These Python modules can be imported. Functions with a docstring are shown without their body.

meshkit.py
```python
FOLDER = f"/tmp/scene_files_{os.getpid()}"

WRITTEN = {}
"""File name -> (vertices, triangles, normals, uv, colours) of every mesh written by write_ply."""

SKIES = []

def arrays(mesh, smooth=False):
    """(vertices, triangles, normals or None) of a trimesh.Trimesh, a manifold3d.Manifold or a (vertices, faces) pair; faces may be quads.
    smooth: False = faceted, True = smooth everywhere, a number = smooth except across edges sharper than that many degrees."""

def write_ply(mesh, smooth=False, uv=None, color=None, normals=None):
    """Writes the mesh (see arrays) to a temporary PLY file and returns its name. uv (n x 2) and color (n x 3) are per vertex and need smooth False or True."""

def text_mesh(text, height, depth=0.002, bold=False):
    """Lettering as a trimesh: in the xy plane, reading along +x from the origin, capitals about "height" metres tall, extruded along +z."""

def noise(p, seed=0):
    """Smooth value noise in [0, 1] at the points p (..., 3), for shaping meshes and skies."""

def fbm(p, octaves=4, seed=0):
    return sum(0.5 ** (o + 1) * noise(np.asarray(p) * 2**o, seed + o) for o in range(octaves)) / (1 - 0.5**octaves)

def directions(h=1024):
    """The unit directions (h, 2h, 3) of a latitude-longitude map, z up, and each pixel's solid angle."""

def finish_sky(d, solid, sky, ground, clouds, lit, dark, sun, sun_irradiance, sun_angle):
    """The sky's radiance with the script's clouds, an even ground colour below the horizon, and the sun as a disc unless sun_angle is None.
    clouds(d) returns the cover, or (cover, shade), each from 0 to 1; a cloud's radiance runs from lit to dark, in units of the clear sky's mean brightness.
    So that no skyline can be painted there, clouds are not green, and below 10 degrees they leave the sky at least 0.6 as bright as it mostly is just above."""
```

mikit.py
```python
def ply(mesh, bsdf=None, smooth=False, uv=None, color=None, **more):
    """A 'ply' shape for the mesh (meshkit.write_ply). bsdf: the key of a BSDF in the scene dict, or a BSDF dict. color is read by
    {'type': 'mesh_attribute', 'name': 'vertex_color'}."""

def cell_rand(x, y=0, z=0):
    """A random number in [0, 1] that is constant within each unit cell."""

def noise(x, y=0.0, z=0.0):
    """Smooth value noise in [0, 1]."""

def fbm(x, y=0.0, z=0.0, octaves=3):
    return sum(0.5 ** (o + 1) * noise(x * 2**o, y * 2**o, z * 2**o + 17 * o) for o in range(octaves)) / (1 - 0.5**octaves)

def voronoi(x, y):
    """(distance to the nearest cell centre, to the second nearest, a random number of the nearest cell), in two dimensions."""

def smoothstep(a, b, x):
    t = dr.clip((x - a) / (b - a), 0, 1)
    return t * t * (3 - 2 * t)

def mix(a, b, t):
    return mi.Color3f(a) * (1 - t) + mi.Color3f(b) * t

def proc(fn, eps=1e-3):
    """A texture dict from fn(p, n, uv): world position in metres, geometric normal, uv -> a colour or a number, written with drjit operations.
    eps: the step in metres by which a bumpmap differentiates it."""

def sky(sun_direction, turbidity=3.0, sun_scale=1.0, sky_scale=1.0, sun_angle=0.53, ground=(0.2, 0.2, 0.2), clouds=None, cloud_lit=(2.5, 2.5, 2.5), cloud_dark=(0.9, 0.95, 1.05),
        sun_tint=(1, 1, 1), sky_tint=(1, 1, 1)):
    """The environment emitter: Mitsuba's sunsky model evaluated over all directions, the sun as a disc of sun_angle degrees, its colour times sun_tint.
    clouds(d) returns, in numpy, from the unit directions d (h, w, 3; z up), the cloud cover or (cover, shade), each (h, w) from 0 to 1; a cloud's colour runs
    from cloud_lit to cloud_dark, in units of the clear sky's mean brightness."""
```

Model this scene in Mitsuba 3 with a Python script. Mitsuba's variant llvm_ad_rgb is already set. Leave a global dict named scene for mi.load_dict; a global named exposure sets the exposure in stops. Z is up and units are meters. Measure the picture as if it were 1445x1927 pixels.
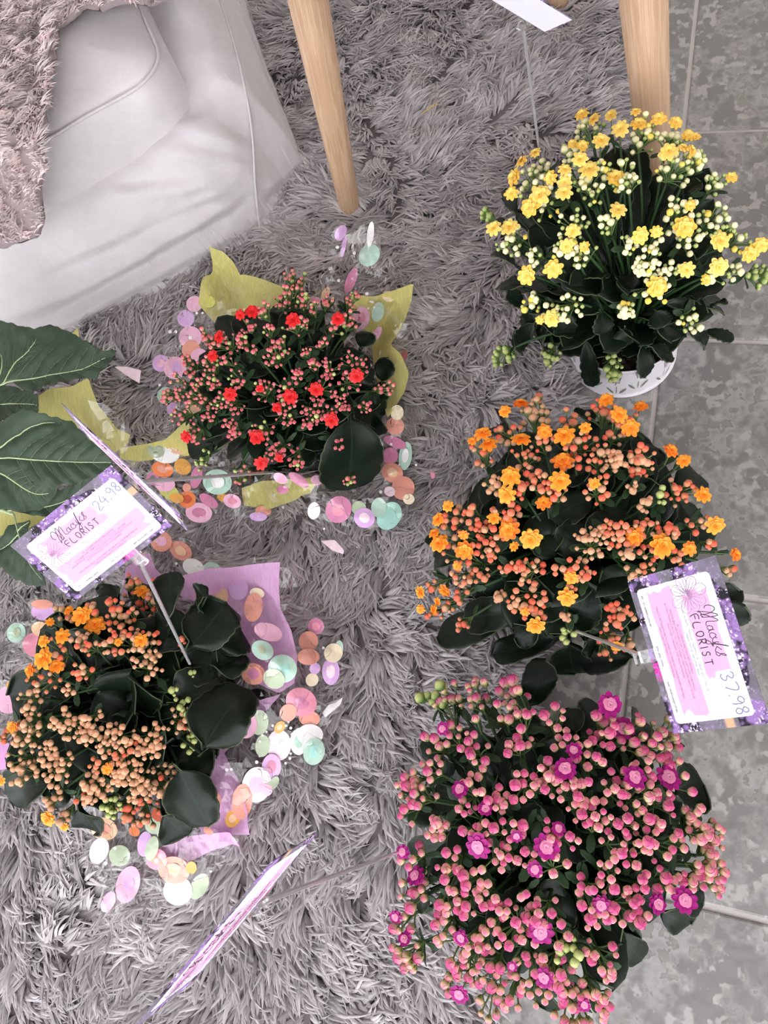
import math, random
import numpy as np, trimesh, drjit as dr, mitsuba as mi, mikit, meshkit
from scipy.interpolate import RBFInterpolator, RectBivariateSpline, splprep, splev
from scipy.spatial import Delaunay, cKDTree
import shapely, shapely.geometry as sg, shapely.affinity as sa
T = mi.ScalarTransform4f
scene, labels = {}, {}

# ------------------------------------------------------------------ camera, light, exposure
W, H, F = 1445.0, 1927.0, 1447.0            # frame in pixels, focal length in pixels
CAM_H = 1.05                                # eye height above the floor, metres
NADIR = (1112.0, 1452.0)                    # where plumb lines meet
_d = np.array([NADIR[0] - W / 2, NADIR[1] - H / 2, F]); _d /= np.linalg.norm(_d)
_x = np.array([1.0, 0, 0]) - _d * _d[0]; _x /= np.linalg.norm(_x)
_z = -_d; _y = np.cross(_z, _x)
ROT = np.array([_x, _y, _z])                # camera axes (right, down, forward) -> world
EYE = np.array([0, 0, CAM_H])
_fwd, _up = ROT @ [0, 0, 1.0], ROT @ [0, -1.0, 0]
scene['camera'] = {'type': 'perspective', 'fov': math.degrees(2 * math.atan(W / 2 / F)), 'fov_axis': 'x', 'near_clip': 0.02,
                   'to_world': T().look_at(origin=EYE.tolist(), target=(EYE + _fwd).tolist(), up=_up.tolist())}
exposure = 0.6

def _clouds(d):
    n = meshkit.fbm(d * np.array([3, 3, 5.0]), 4, 3)
    return 0.85 + 0.15 * n, 0.25 + 0.5 * n
scene['sky'] = mikit.sky((0.3, -0.75, 0.6), turbidity=6, sun_scale=0.0, sky_scale=15.0, ground=(0.25, 0.25, 0.25), clouds=_clouds,
                         cloud_lit=(1.5, 1.5, 1.54), cloud_dark=(1.0, 1.0, 1.03))

# ------------------------------------------------------------------ helpers
def ray(px, py):
    return ROT @ np.array([px - W / 2, py - H / 2, F])
def P(px, py, z=0.0):
    """The point of the place at height z that shows at a pixel of the photograph."""
    r = ray(px, py)
    return EYE + r * ((z - CAM_H) / r[2])
def PX(p):
    c = (np.asarray(p) - EYE) @ ROT
    return np.stack([c[..., 0] / c[..., 2] * F + W / 2, c[..., 1] / c[..., 2] * F + H / 2], -1)
def mpp(p):
    """metres per pixel at a point"""
    return float(((np.asarray(p) - EYE) @ ROT)[2] / F)
def unit(v):
    v = np.asarray(v, float); return v / (np.linalg.norm(v) + 1e-12)
_count = {}
def key(name):
    n = _count.get(name, 0); _count[name] = n + 1
    return name if n == 0 else f'{name}_{n:03d}'
def add(name, d, parent=None, label=None, cat=None, group=None, kind=None, at=None):
    k = key((parent + '__' if parent else '') + name)
    scene[k] = d if at is None else {**d, 'to_world': at}
    e = {a: b for a, b in (('label', label), ('category', cat), ('group', group), ('kind', kind)) if b}
    if e: labels[k] = e
    return k
def thing(name, label, cat, group=None):
    k = key(name); labels[k] = {'label': label, 'category': cat}
    if group: labels[k]['group'] = group
    return k
def mat4(m): return T(np.asarray(m, float).tolist())
def frame(o, x, y, z, s=1.0):
    m = np.eye(4); m[:3, 0], m[:3, 1], m[:3, 2], m[:3, 3] = np.asarray(x) * s, np.asarray(y) * s, np.asarray(z) * s, o
    return mat4(m)
def facing(o, n, spin=0.0, s=1.0):
    n = unit(n); a = unit(np.cross(n, [0.31, 0.9, 0.2])); b = np.cross(n, a)
    c, t = math.cos(spin), math.sin(spin)
    return frame(o, c * a + t * b, -t * a + c * b, n, s)
def spline(pts, n=24, smooth=0):
    p = np.asarray(pts, float)
    tck, _ = splprep(p.T, s=smooth, k=min(3, len(p) - 1))
    return np.array(splev(np.linspace(0, 1, n), tck)).T
def tube(pts, r, sides=6, cap=True):
    p = np.asarray(pts, float); r = np.broadcast_to(np.asarray(r, float), (len(p),))
    t = np.gradient(p, axis=0); t /= np.linalg.norm(t, axis=1, keepdims=True) + 1e-12
    a = unit(np.cross(t[0], [0.2, 0.3, 0.93] if abs(t[0][2]) < 0.9 else [1, 0, 0]))
    A = []
    for q in t:
        a = unit(a - q * (a @ q)); A.append(a)
    A = np.array(A); B = np.cross(t, A)
    g = np.arange(sides) * 2 * np.pi / sides
    v = (p[:, None] + r[:, None, None] * (np.cos(g)[None, :, None] * A[:, None] + np.sin(g)[None, :, None] * B[:, None])).reshape(-1, 3)
    i, j = np.meshgrid(np.arange(len(p) - 1), np.arange(sides), indexing='ij')
    q = np.stack([i * sides + j, i * sides + (j + 1) % sides, (i + 1) * sides + (j + 1) % sides, (i + 1) * sides + j], -1).reshape(-1, 4)
    f = np.vstack([q[:, [0, 1, 2]], q[:, [0, 2, 3]]])
    if cap:
        n = len(v); v = np.vstack([v, p[:1], p[-1:]]); k = np.arange(sides); e = (len(p) - 1) * sides
        f = np.vstack([f, np.stack([k * 0 + n, (k + 1) % sides, k], 1), np.stack([k * 0 + n + 1, e + k, e + (k + 1) % sides], 1)])
    return v, f
def join(parts):
    vs, fs, us, n = [], [], [], 0
    for p in parts:
        vs.append(p[0]); fs.append(np.asarray(p[1]) + n); n += len(p[0])
        if len(p) > 2: us.append(p[2])
    return (np.vstack(vs), np.vstack(fs), np.vstack(us)) if us else (np.vstack(vs), np.vstack(fs))
def grid_faces(nu, nv, wrap=False):
    i, j = np.meshgrid(np.arange(nu - 1), np.arange(nv if wrap else nv - 1), indexing='ij')
    j2 = (j + 1) % nv
    q = np.stack([i * nv + j, (i + 1) * nv + j, (i + 1) * nv + j2, i * nv + j2], -1).reshape(-1, 4)
    return np.vstack([q[:, [0, 1, 2]], q[:, [0, 2, 3]]])
def lathe(profile, n=48):
    pr = np.asarray(profile, float); g = np.arange(n) * 2 * np.pi / n
    v = np.stack([pr[:, None, 0] * np.cos(g), pr[:, None, 0] * np.sin(g), np.broadcast_to(pr[:, 1:2], (len(pr), n))], -1).reshape(-1, 3)
    return v, grid_faces(len(pr), n, True)[:, ::-1]
def shell(v, f, n, thick):
    """closed sheet of real thickness from an open one"""
    k = len(v); e = np.sort(np.vstack([f[:, [0, 1]], f[:, [1, 2]], f[:, [2, 0]]]), axis=1)
    d = np.vstack([f[:, [0, 1]], f[:, [1, 2]], f[:, [2, 0]]])
    _, inv, c = np.unique(e, axis=0, return_inverse=True, return_counts=True)
    b = d[c[inv.ravel()] == 1]
    f2 = np.vstack([f, f[:, ::-1] + k, np.stack([b[:, 1], b[:, 0], b[:, 0] + k], 1), np.stack([b[:, 1], b[:, 0] + k, b[:, 1] + k], 1)])
    return np.vstack([v + n * thick / 2, v - n * thick / 2]), f2
def vnormals(v, f):
    n = np.zeros_like(v); c = np.cross(v[f[:, 1]] - v[f[:, 0]], v[f[:, 2]] - v[f[:, 0]])
    for k in range(3): np.add.at(n, f[:, k], c)
    return n / (np.linalg.norm(n, axis=1, keepdims=True) + 1e-15)
def flat_sheet(poly, step):
    """triangulated 2-D region: (points (n,2), faces), counter-clockwise"""
    out, n = ([], []), 0
    poly = poly.buffer(0)
    for g in getattr(poly, 'geoms', [poly]):
        if g.is_empty or g.area < step * step * 0.2: continue
        rings = [g.exterior, *g.interiors]; pts = []
        for r in rings:
            m = max(8, int(r.length / step))
            pts += [r.interpolate(t, normalized=True).coords[0] for t in np.arange(m) / m]
        pts = np.array(pts); x0, y0, x1, y1 = g.bounds
        gx, gy = np.meshgrid(np.arange(x0, x1, step), np.arange(y0, y1, step)); q = np.stack([gx.ravel() + (np.arange(gy.size) // gx.shape[1] % 2) * step / 2, gy.ravel()], 1)
        q = q[shapely.contains_xy(g.buffer(-step * 0.45), q[:, 0], q[:, 1])]
        a = np.vstack([pts, q]); t = Delaunay(a).simplices; c = a[t].mean(1)
        t = t[shapely.contains_xy(g, c[:, 0], c[:, 1])]
        w = np.cross(a[t[:, 1]] - a[t[:, 0]], a[t[:, 2]] - a[t[:, 0]]); t[w < 0] = t[w < 0][:, ::-1]
        t = t[np.abs(w) > 1e-14]
        out[0].append(a); out[1].append(t + n); n += len(a)
    return np.vstack(out[0]), np.vstack(out[1])
def refine(v, f, L, rounds=4):
    """splits every edge longer than L at its middle, without cracks"""
    for _ in range(rounds):
        e = np.sort(np.stack([f[:, [0, 1]], f[:, [1, 2]], f[:, [2, 0]]], 1), axis=2)
        u, inv = np.unique(e.reshape(-1, 2), axis=0, return_inverse=True); inv = inv.reshape(-1, 3)
        cut = np.linalg.norm(v[u[:, 0]] - v[u[:, 1]], axis=1) > L
        if not cut.any(): break
        mid = np.full(len(u), -1); mid[cut] = len(v) + np.arange(cut.sum()); v = np.vstack([v, (v[u[cut, 0]] + v[u[cut, 1]]) / 2])
        out = []
        for r in range(3):                                          # turn each triangle so that its cases are few
            a, b, c = f[:, r], f[:, (r + 1) % 3], f[:, (r + 2) % 3]; m = np.stack([mid[inv[:, r]], mid[inv[:, (r + 1) % 3]], mid[inv[:, (r + 2) % 3]]], 1); k = m >= 0
            one = k[:, 0] & ~k[:, 1] & ~k[:, 2]; two = k[:, 0] & k[:, 1] & ~k[:, 2]
            out += [np.stack([a, m[:, 0], c], 1)[one], np.stack([m[:, 0], b, c], 1)[one]]
            out += [np.stack([m[:, 0], b, m[:, 1]], 1)[two], np.stack([a, m[:, 0], m[:, 1]], 1)[two], np.stack([a, m[:, 1], c], 1)[two]]
            if r == 0:
                al = k.all(1); no = ~k.any(1)
                out += [f[no], np.stack([a, m[:, 0], m[:, 2]], 1)[al], np.stack([m[:, 0], b, m[:, 1]], 1)[al], np.stack([m[:, 2], m[:, 1], c], 1)[al], m[al]]
        f = np.vstack(out)
    return v, f
def patch(ctrl, nu=24, nv=24):
    """smooth surface through a grid of points"""
    c = np.asarray(ctrl, float); a, b = c.shape[:2]
    u, v = np.linspace(0, 1, a), np.linspace(0, 1, b)
    return np.stack([RectBivariateSpline(u, v, c[..., k], kx=min(3, a - 1), ky=min(3, b - 1))(np.linspace(0, 1, nu), np.linspace(0, 1, nv)) for k in range(3)], -1)
def pin(rows): return np.array([[P(*q) for q in r] for r in rows])

# ------------------------------------------------------------------ materials
def rgb(*c): return {'type': 'rgb', 'value': list(map(float, c))}
def plain(name, c, rough=0.6, **k):
    scene[name] = {'type': 'twosided', 'b': {'type': 'principled', 'base_color': rgb(*c), 'roughness': rough, **k}}
def textured(name, fn, rough=0.6, bump=None, **k):
    b = {'type': 'principled', 'base_color': mikit.proc(fn), 'roughness': rough, **k}
    if bump: b = {'type': 'bumpmap', 'arbitrary': mikit.proc(bump[0], eps=bump[2]), 'scale': bump[1], 'bsdf': b}
    scene[name] = {'type': 'twosided', 'b': b}
def srgb(r, g, b): return [(c / 255 / 12.92) if c < 10.3 else ((c / 255 + 0.055) / 1.055) ** 2.4 for c in (r, g, b)]
C3 = mi.Color3f
# ------------------------------------------------------------------ floor of stone tiles
YAW, TILE = -0.197, 0.352 * CAM_H
E1, E2 = np.array([math.cos(YAW), math.sin(YAW), 0]), np.array([-math.sin(YAW), math.cos(YAW), 0])
O1, O2 = 0.028 * CAM_H, 0.939 * CAM_H

def _stone(p, n, uv):
    a = mikit.fbm(p.x * 14, p.y * 14, 1.0, 4)
    b = mikit.fbm(p.x * 38, p.y * 38, 5.0, 4)
    c = mikit.fbm(p.x * 95, p.y * 95, 9.0, 3)
    t = mikit.smoothstep(0.40, 0.60, 0.32 * a + 0.38 * b + 0.30 * c)
    col = mikit.mix(srgb(128, 126, 124), srgb(160, 158, 156), t)
    col = mikit.mix(col, srgb(96, 92, 88), 0.85 * mikit.smoothstep(0.56, 0.62, c) * mikit.smoothstep(0.44, 0.58, b))
    col = mikit.mix(col, srgb(190, 187, 182), 0.6 * mikit.smoothstep(0.55, 0.66, c) * (1 - t * 0.5))
    return col * (0.9 + 0.2 * uv.x)
def _stone_h(p, n, uv): return mikit.fbm(p.x * 60, p.y * 60, 2.0, 4)
textured('tile_stone', _stone, 0.42, bump=(_stone_h, 0.0012, 2e-3), specular=0.4)
plain('grout', srgb(196, 190, 187), 0.9)
b = trimesh.creation.box([5, 5, 0.05]); b.apply_translation([0, 0, -0.0285])
add('floor', mikit.ply(b, 'grout'), kind='structure', label='grey stone tile floor with pale grout lines')
def bevel_tile(s, h, r, uvx):
    a, c = s / 2, s / 2 - r
    ring = lambda e, z: [[-e, -e, z], [e, -e, z], [e, e, z], [-e, e, z]]
    v = np.array(ring(a, -h) + ring(a, -r) + ring(a - r * 0.3, -r * 0.3) + ring(c, 0.0))
    f = []
    for k in range(3):
        for i in range(4):
            j = (i + 1) % 4; f += [[4 * k + i, 4 * k + j, 4 * k + 4 + j], [4 * k + i, 4 * k + 4 + j, 4 * k + 4 + i]]
    f += [[12, 13, 14], [12, 14, 15]]
    return mikit.ply((v, np.array(f)), 'tile_stone', uv=np.full((len(v), 2), uvx))
_tv = [bevel_tile(TILE - 0.0065, 0.012, 0.0025, x) for x in (0.2, 0.45, 0.6, 0.85)]
_r = random.Random(4)
for i in range(-5, 5):
    for k in range(-3, 8):
        c = E1 * (O1 + (i + 0.5) * TILE) + E2 * (O2 - (k + 0.5) * TILE)
        add('tile', _tv[_r.randrange(4)], 'floor', at=frame(c, E1, E2, [0, 0, 1]))

# ------------------------------------------------------------------ rug
RUG_Z = 0.012
rug_edge = [P(1178, -150), P(1165, 150), P(1120, 420), P(1072, 700), P(1030, 970), P(985, 1240), P(935, 1600), P(885, 1927), P(860, 2150), P(840, 2420)]
RUG = sg.Polygon([(-1.55, rug_edge[0][1]), *[tuple(q[:2]) for q in rug_edge], (-1.55, rug_edge[-1][1])])
def _backing(poly, z0, z1):
    m = trimesh.creation.extrude_polygon(poly, z1 - z0, engine='earcut'); m.apply_translation([0, 0, z0]); return m
_rugcol = srgb(184, 178, 180)
def _pile(p, n, uv):
    v = 0.62 + 0.62 * uv.x
    return C3(_rugcol[0], _rugcol[1], _rugcol[2]) * v
textured('rug_yarn', _pile, 0.75, sheen=0.4)
plain('rug_cloth', srgb(120, 112, 114), 0.95)

def strands(xy, z0, length, width, direction, clump, rng, lift=0.45, nseg=4, curl=0.25, zfun=None, normal=None):
    """tapered yarn ends rooted at xy; each clump's tips draw together"""
    n = len(xy)
    cl = rng.uniform(xy.min(0) - clump, xy.max(0) + clump, (int(np.prod(xy.max(0) - xy.min(0) + 2 * clump) / clump ** 2), 2))
    _, ci = cKDTree(cl).query(xy)
    cang = direction(cl) + rng.normal(0, 0.38, len(cl))
    clen = rng.uniform(0.75, 1.25, len(cl)); clift = np.clip(rng.normal(lift, 0.16, len(cl)), 0.08, 1.1)
    L = length * clen[ci] * rng.uniform(0.75, 1.1, n)
    ang = cang[ci] + rng.normal(0, 0.16, n); el = np.clip(clift[ci] + rng.normal(0, 0.1, n), 0.05, 1.2)
    dirv = np.stack([np.cos(ang) * np.cos(el), np.sin(ang) * np.cos(el), np.sin(el)], 1)
    pull = (cl[ci] - xy) * 0.55
    bend = rng.normal(0, curl, n)
    side = np.stack([-np.sin(ang), np.cos(ang), 0 * ang], 1)
    root = np.column_stack([xy, np.full(n, z0) if zfun is None else zfun(xy)])
    tint = np.clip(0.5 + 0.22 * rng.normal(size=len(cl))[ci] + 0.16 * rng.normal(size=n), 0, 1)
    V, U = [], []
    w0 = width * rng.uniform(0.7, 1.25, n)
    for s in range(nseg + 1):
        t = s / nseg
        c = root + dirv * (L * t)[:, None] + side * (bend * L * t * t)[:, None]
        c[:, :2] += pull * (t * t)
        c[:, 2] -= (0.42 * L * t * t * np.sin(el))
        if s == nseg:
            V.append(c[:, None]); U.append(np.column_stack([tint, np.full(n, t)])[:, None])
        else:
            w = (w0 * (0.75 + 0.5 * math.sin(math.pi * min(1, t * 1.2)) if t else w0 * 0.7) * (1 - 0.55 * t ** 2)) / 2
            up = np.cross(dirv, side) * -1.0
            up = np.where(up[:, 2:] < 0, -up, up)
            V.append(np.stack([c - side * w[:, None], c + up * (w * 0.75)[:, None], c + side * w[:, None]], 1))
            U.append(np.repeat(np.column_stack([tint, np.full(n, t)])[:, None], 3, 1))
    v = np.concatenate(V, 1); u = np.concatenate(U, 1); m = v.shape[1]; f = []
    for s in range(nseg - 1):
        a = 3 * s
        for k in (0, 1): f += [[a + k, a + k + 1, a + 4 + k], [a + k, a + 4 + k, a + 3 + k]]
    a = 3 * (nseg - 1); f += [[a, a + 1, a + 3], [a + 1, a + 2, a + 3]]
    f = (np.array(f)[None] + (np.arange(n) * m)[:, None, None]).reshape(-1, 3)
    return v.reshape(-1, 3), f, u.reshape(-1, 2)

def _flow(q):
    p3 = np.column_stack([q * 5.5, np.zeros(len(q))]); p4 = np.column_stack([q * 13, np.ones(len(q))])
    a = -1.45 + 3.4 * (meshkit.fbm(p3, 2, 11) - 0.5) * 2.0 + 2.2 * (meshkit.noise(p4, 5) - 0.5)
    # the pile lies outward along the right edge
    ex = np.interp(q[:, 1], [e[1] for e in rug_edge[::-1]], [e[0] for e in rug_edge[::-1]])
    k = np.clip(1 - (ex - q[:, 0]) / 0.16, 0, 1) ** 0.8
    return a * (1 - k) + k * (-0.25 + 0.8 * (meshkit.noise(p4, 8) - 0.5))
view = sg.Polygon([tuple(P(x, y)[:2]) for x, y in ((-160, -160), (1600, -160), (1600, 2090), (-160, 2090))])

# ------------------------------------------------------------------ the room, open to daylight at its front
plain('wall_paint', srgb(226, 222, 220), 0.9)
def slab(name, lo, hi, label):
    b = trimesh.creation.box(bounds=[lo, hi])
    add(name, mikit.ply(b, 'wall_paint'), kind='structure', label=label)
slab('wall_back', (-2.0, 2.0, -0.05), (2.2, 2.1, 2.6), 'plain pale back wall of the room')
slab('wall_left', (-2.1, -0.35, -0.05), (-2.0, 2.1, 2.6), 'plain pale left wall of the room')
slab('wall_right', (2.2, -2.4, -0.05), (2.3, 2.1, 2.6), 'plain pale right wall of the room')
slab('ceiling', (-2.1, -1.15, 2.6), (2.3, 2.1, 2.7), 'plain pale ceiling of the room')
# ------------------------------------------------------------------ low sofa under a velvet cover
_vel = srgb(200, 196, 199)
def _velvet(p, n, uv):
    a = mikit.fbm(p.x * 14, p.y * 14, p.z * 14, 4); b = mikit.noise(p.x * 900, p.y * 900, p.z * 900); c = mikit.fbm(p.x * 60 + 30 * a, p.y * 60, p.z * 60, 2)
    return C3(_vel[0], _vel[1], _vel[2]) * (0.86 + 0.2 * a + 0.05 * b + 0.08 * c)
textured('velvet', _velvet, 0.7, sheen=0.6)
_fl = [(-80, 745), (0, 705), (70, 672), (140, 640), (250, 590), (330, 550), (400, 508), (450, 480), (495, 452), (530, 420), (547, 395), (549, 370)]
SOFA_FOOT = sg.Polygon([tuple(P(*q, 0)[:2]) for q in _fl] + [(-0.408, 1.02), (-0.425, 1.08), (-0.450, 1.15), (-0.50, 1.30), (-0.63, 1.75), (-1.6, 1.75), (-1.6, 0.55)]).buffer(0)
_ctrl = [(x, y, z) for z, q in ((0.045, ((480, 420), (430, 455), (330, 510), (220, 565), (100, 625), (0, 675))),
    (0.095, ((474, 380), (380, 440), (280, 480), (150, 530), (20, 590))), (0.145, ((400, 350), (300, 390), (200, 435), (80, 485), (0, 520))),
    (0.185, ((345, 225), (270, 280), (180, 340), (90, 395), (20, 440)))) for x, y in q]
_ctrl += [(483, 320, .13), (482, 250, .16), (464, 130, .215), (436, 60, .235), (405, -40, .26), (400, 200, .195), (330, 130, .225), (300, 60, .24), (260, 0, .25), (340, 0, .265), (250, -80, .27), (535, 300, .115), (515, 200, .18), (150, 200, .24), (0, 200, .25), (380, -250, .28), (100, -250, .28), (525, 360, .06)]
_cw = np.array([P(*q) for q in _ctrl] + [P(*q, 0.02) for q in _fl])
_sofa_z = RBFInterpolator(_cw[:, :2], _cw[:, 2], smoothing=2e-4, kernel='thin_plate_spline')
_folds = [(((280, 135), (360, 190), (463, 239)), .0055, .012), (((319, 239), (390, 262), (473, 284)), .006, .010), (((269, 279), (360, 300), (473, 316)), .006, .010), (((174, 374), (300, 368), (400, 350), (473, 329)), .008, .013),
          (((330, 262), (400, 285), (470, 300)), -.004, .006), (((200, 360), (300, 345), (460, 322)), -.005, .008), (((300, 180), (380, 225), (465, 262)), -.004, .008),
          (((478, 352), (389, 418), (290, 475), (199, 528), (90, 575), (0, 613)), .010, .009), (((488, 413), (379, 478), (270, 535), (174, 588), (80, 635)), .010, .008), (((470, 385), (385, 447), (285, 505), (180, 562), (60, 610)), -.022, .0055),
          (((470, 340), (380, 385), (250, 440), (120, 500)), .010, .012), (((465, 362), (360, 405), (230, 470), (60, 540)), -.010, .008), (((440, 330), (330, 400), (210, 455)), -.008, .007), (((549, 330), (520, 352), (500, 358)), .006, .010), (((548, 350), (522, 378), (497, 392)), -.008, .010), (((445, 60), (470, 200), (478, 300)), .004, .010)]
_seam = [(413, 0), (447, 110), (468, 200), (478, 260), (481, 324), (485, 370), (489, 410), (492, 446)]
def _polyd(q, line):
    ls = sg.LineString([tuple(p) for p in line]); pts = shapely.points(q)
    d = shapely.distance(pts, ls); s = shapely.line_locate_point(ls, pts, normalized=True)
    return d, s
def on_surface(zf, x, y, z0=0.45):
    z = np.linspace(z0, 0, 160); p = EYE + np.outer((z - CAM_H) / ray(x, y)[2], ray(x, y)); g = z - zf(p)
    k = int(np.argmax(g <= 0)); k = max(k, 1); t = g[k - 1] / (g[k - 1] - g[k] + 1e-12)
    return p[k - 1] + (p[k] - p[k - 1]) * np.clip(t, 0, 1)
def _sofa_base(q):
    q = np.asarray(q, float)[:, :2]; d = shapely.distance(shapely.points(q), SOFA_FOOT.exterior) * shapely.contains_xy(SOFA_FOOT, q[:, 0], q[:, 1])
    t = np.clip(d / 0.085, 0, 1)
    return np.maximum(_sofa_z(q), 0.012) * np.sqrt(1 - (1 - t) ** 2) ** 0.9
FOLDS = [(spline([on_surface(_sofa_base, *q) for q in line], 90), amp, w) for line, amp, w in _folds]
def sofa_surface(q):
    q = np.asarray(q, float)[:, :2]; z = _sofa_base(q)
    return z + np.clip(z / .03, 0, 1) * 0.010 * (meshkit.fbm(np.column_stack([q * 15, q[:, :1] * 0]), 3, 5) - 0.5)
def creased(v, f):
    """the cover's folds, pushed out along its own surface"""
    n = vnormals(v, f); h = np.zeros(len(v)); m = n.copy()
    for _ in range(12):
        a = np.zeros_like(m); c = np.zeros(len(m))
        for i, k in ((0, 1), (1, 2), (2, 0)): np.add.at(a, f[:, i], m[f[:, k]]); np.add.at(c, f[:, i], 1)
        m = a / np.maximum(c, 1)[:, None]
    m /= np.linalg.norm(m, axis=1, keepdims=True) + 1e-12
    for line, amp, w in FOLDS:
        e, i = cKDTree(line).query(v); s = i / 89
        h += amp * FOLD_GAIN * np.exp(-np.sqrt((e / w) ** 2 + .05) * 1.3) * np.clip(np.sin(np.pi * np.clip(s, 0.03, 0.97)) * 1.8, 0, 1)
    v = v + m * (h * np.clip(v[:, 2] / .025, 0, 1))[:, None]; low = v[:, 2] < .02
    mesh = trimesh.Trimesh(v, f, process=False); trimesh.smoothing.filter_laplacian(mesh, lamb=.5, iterations=5)
    return np.where(low[:, None], v, mesh.vertices)
FOLD_GAIN = 1.8
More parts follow.
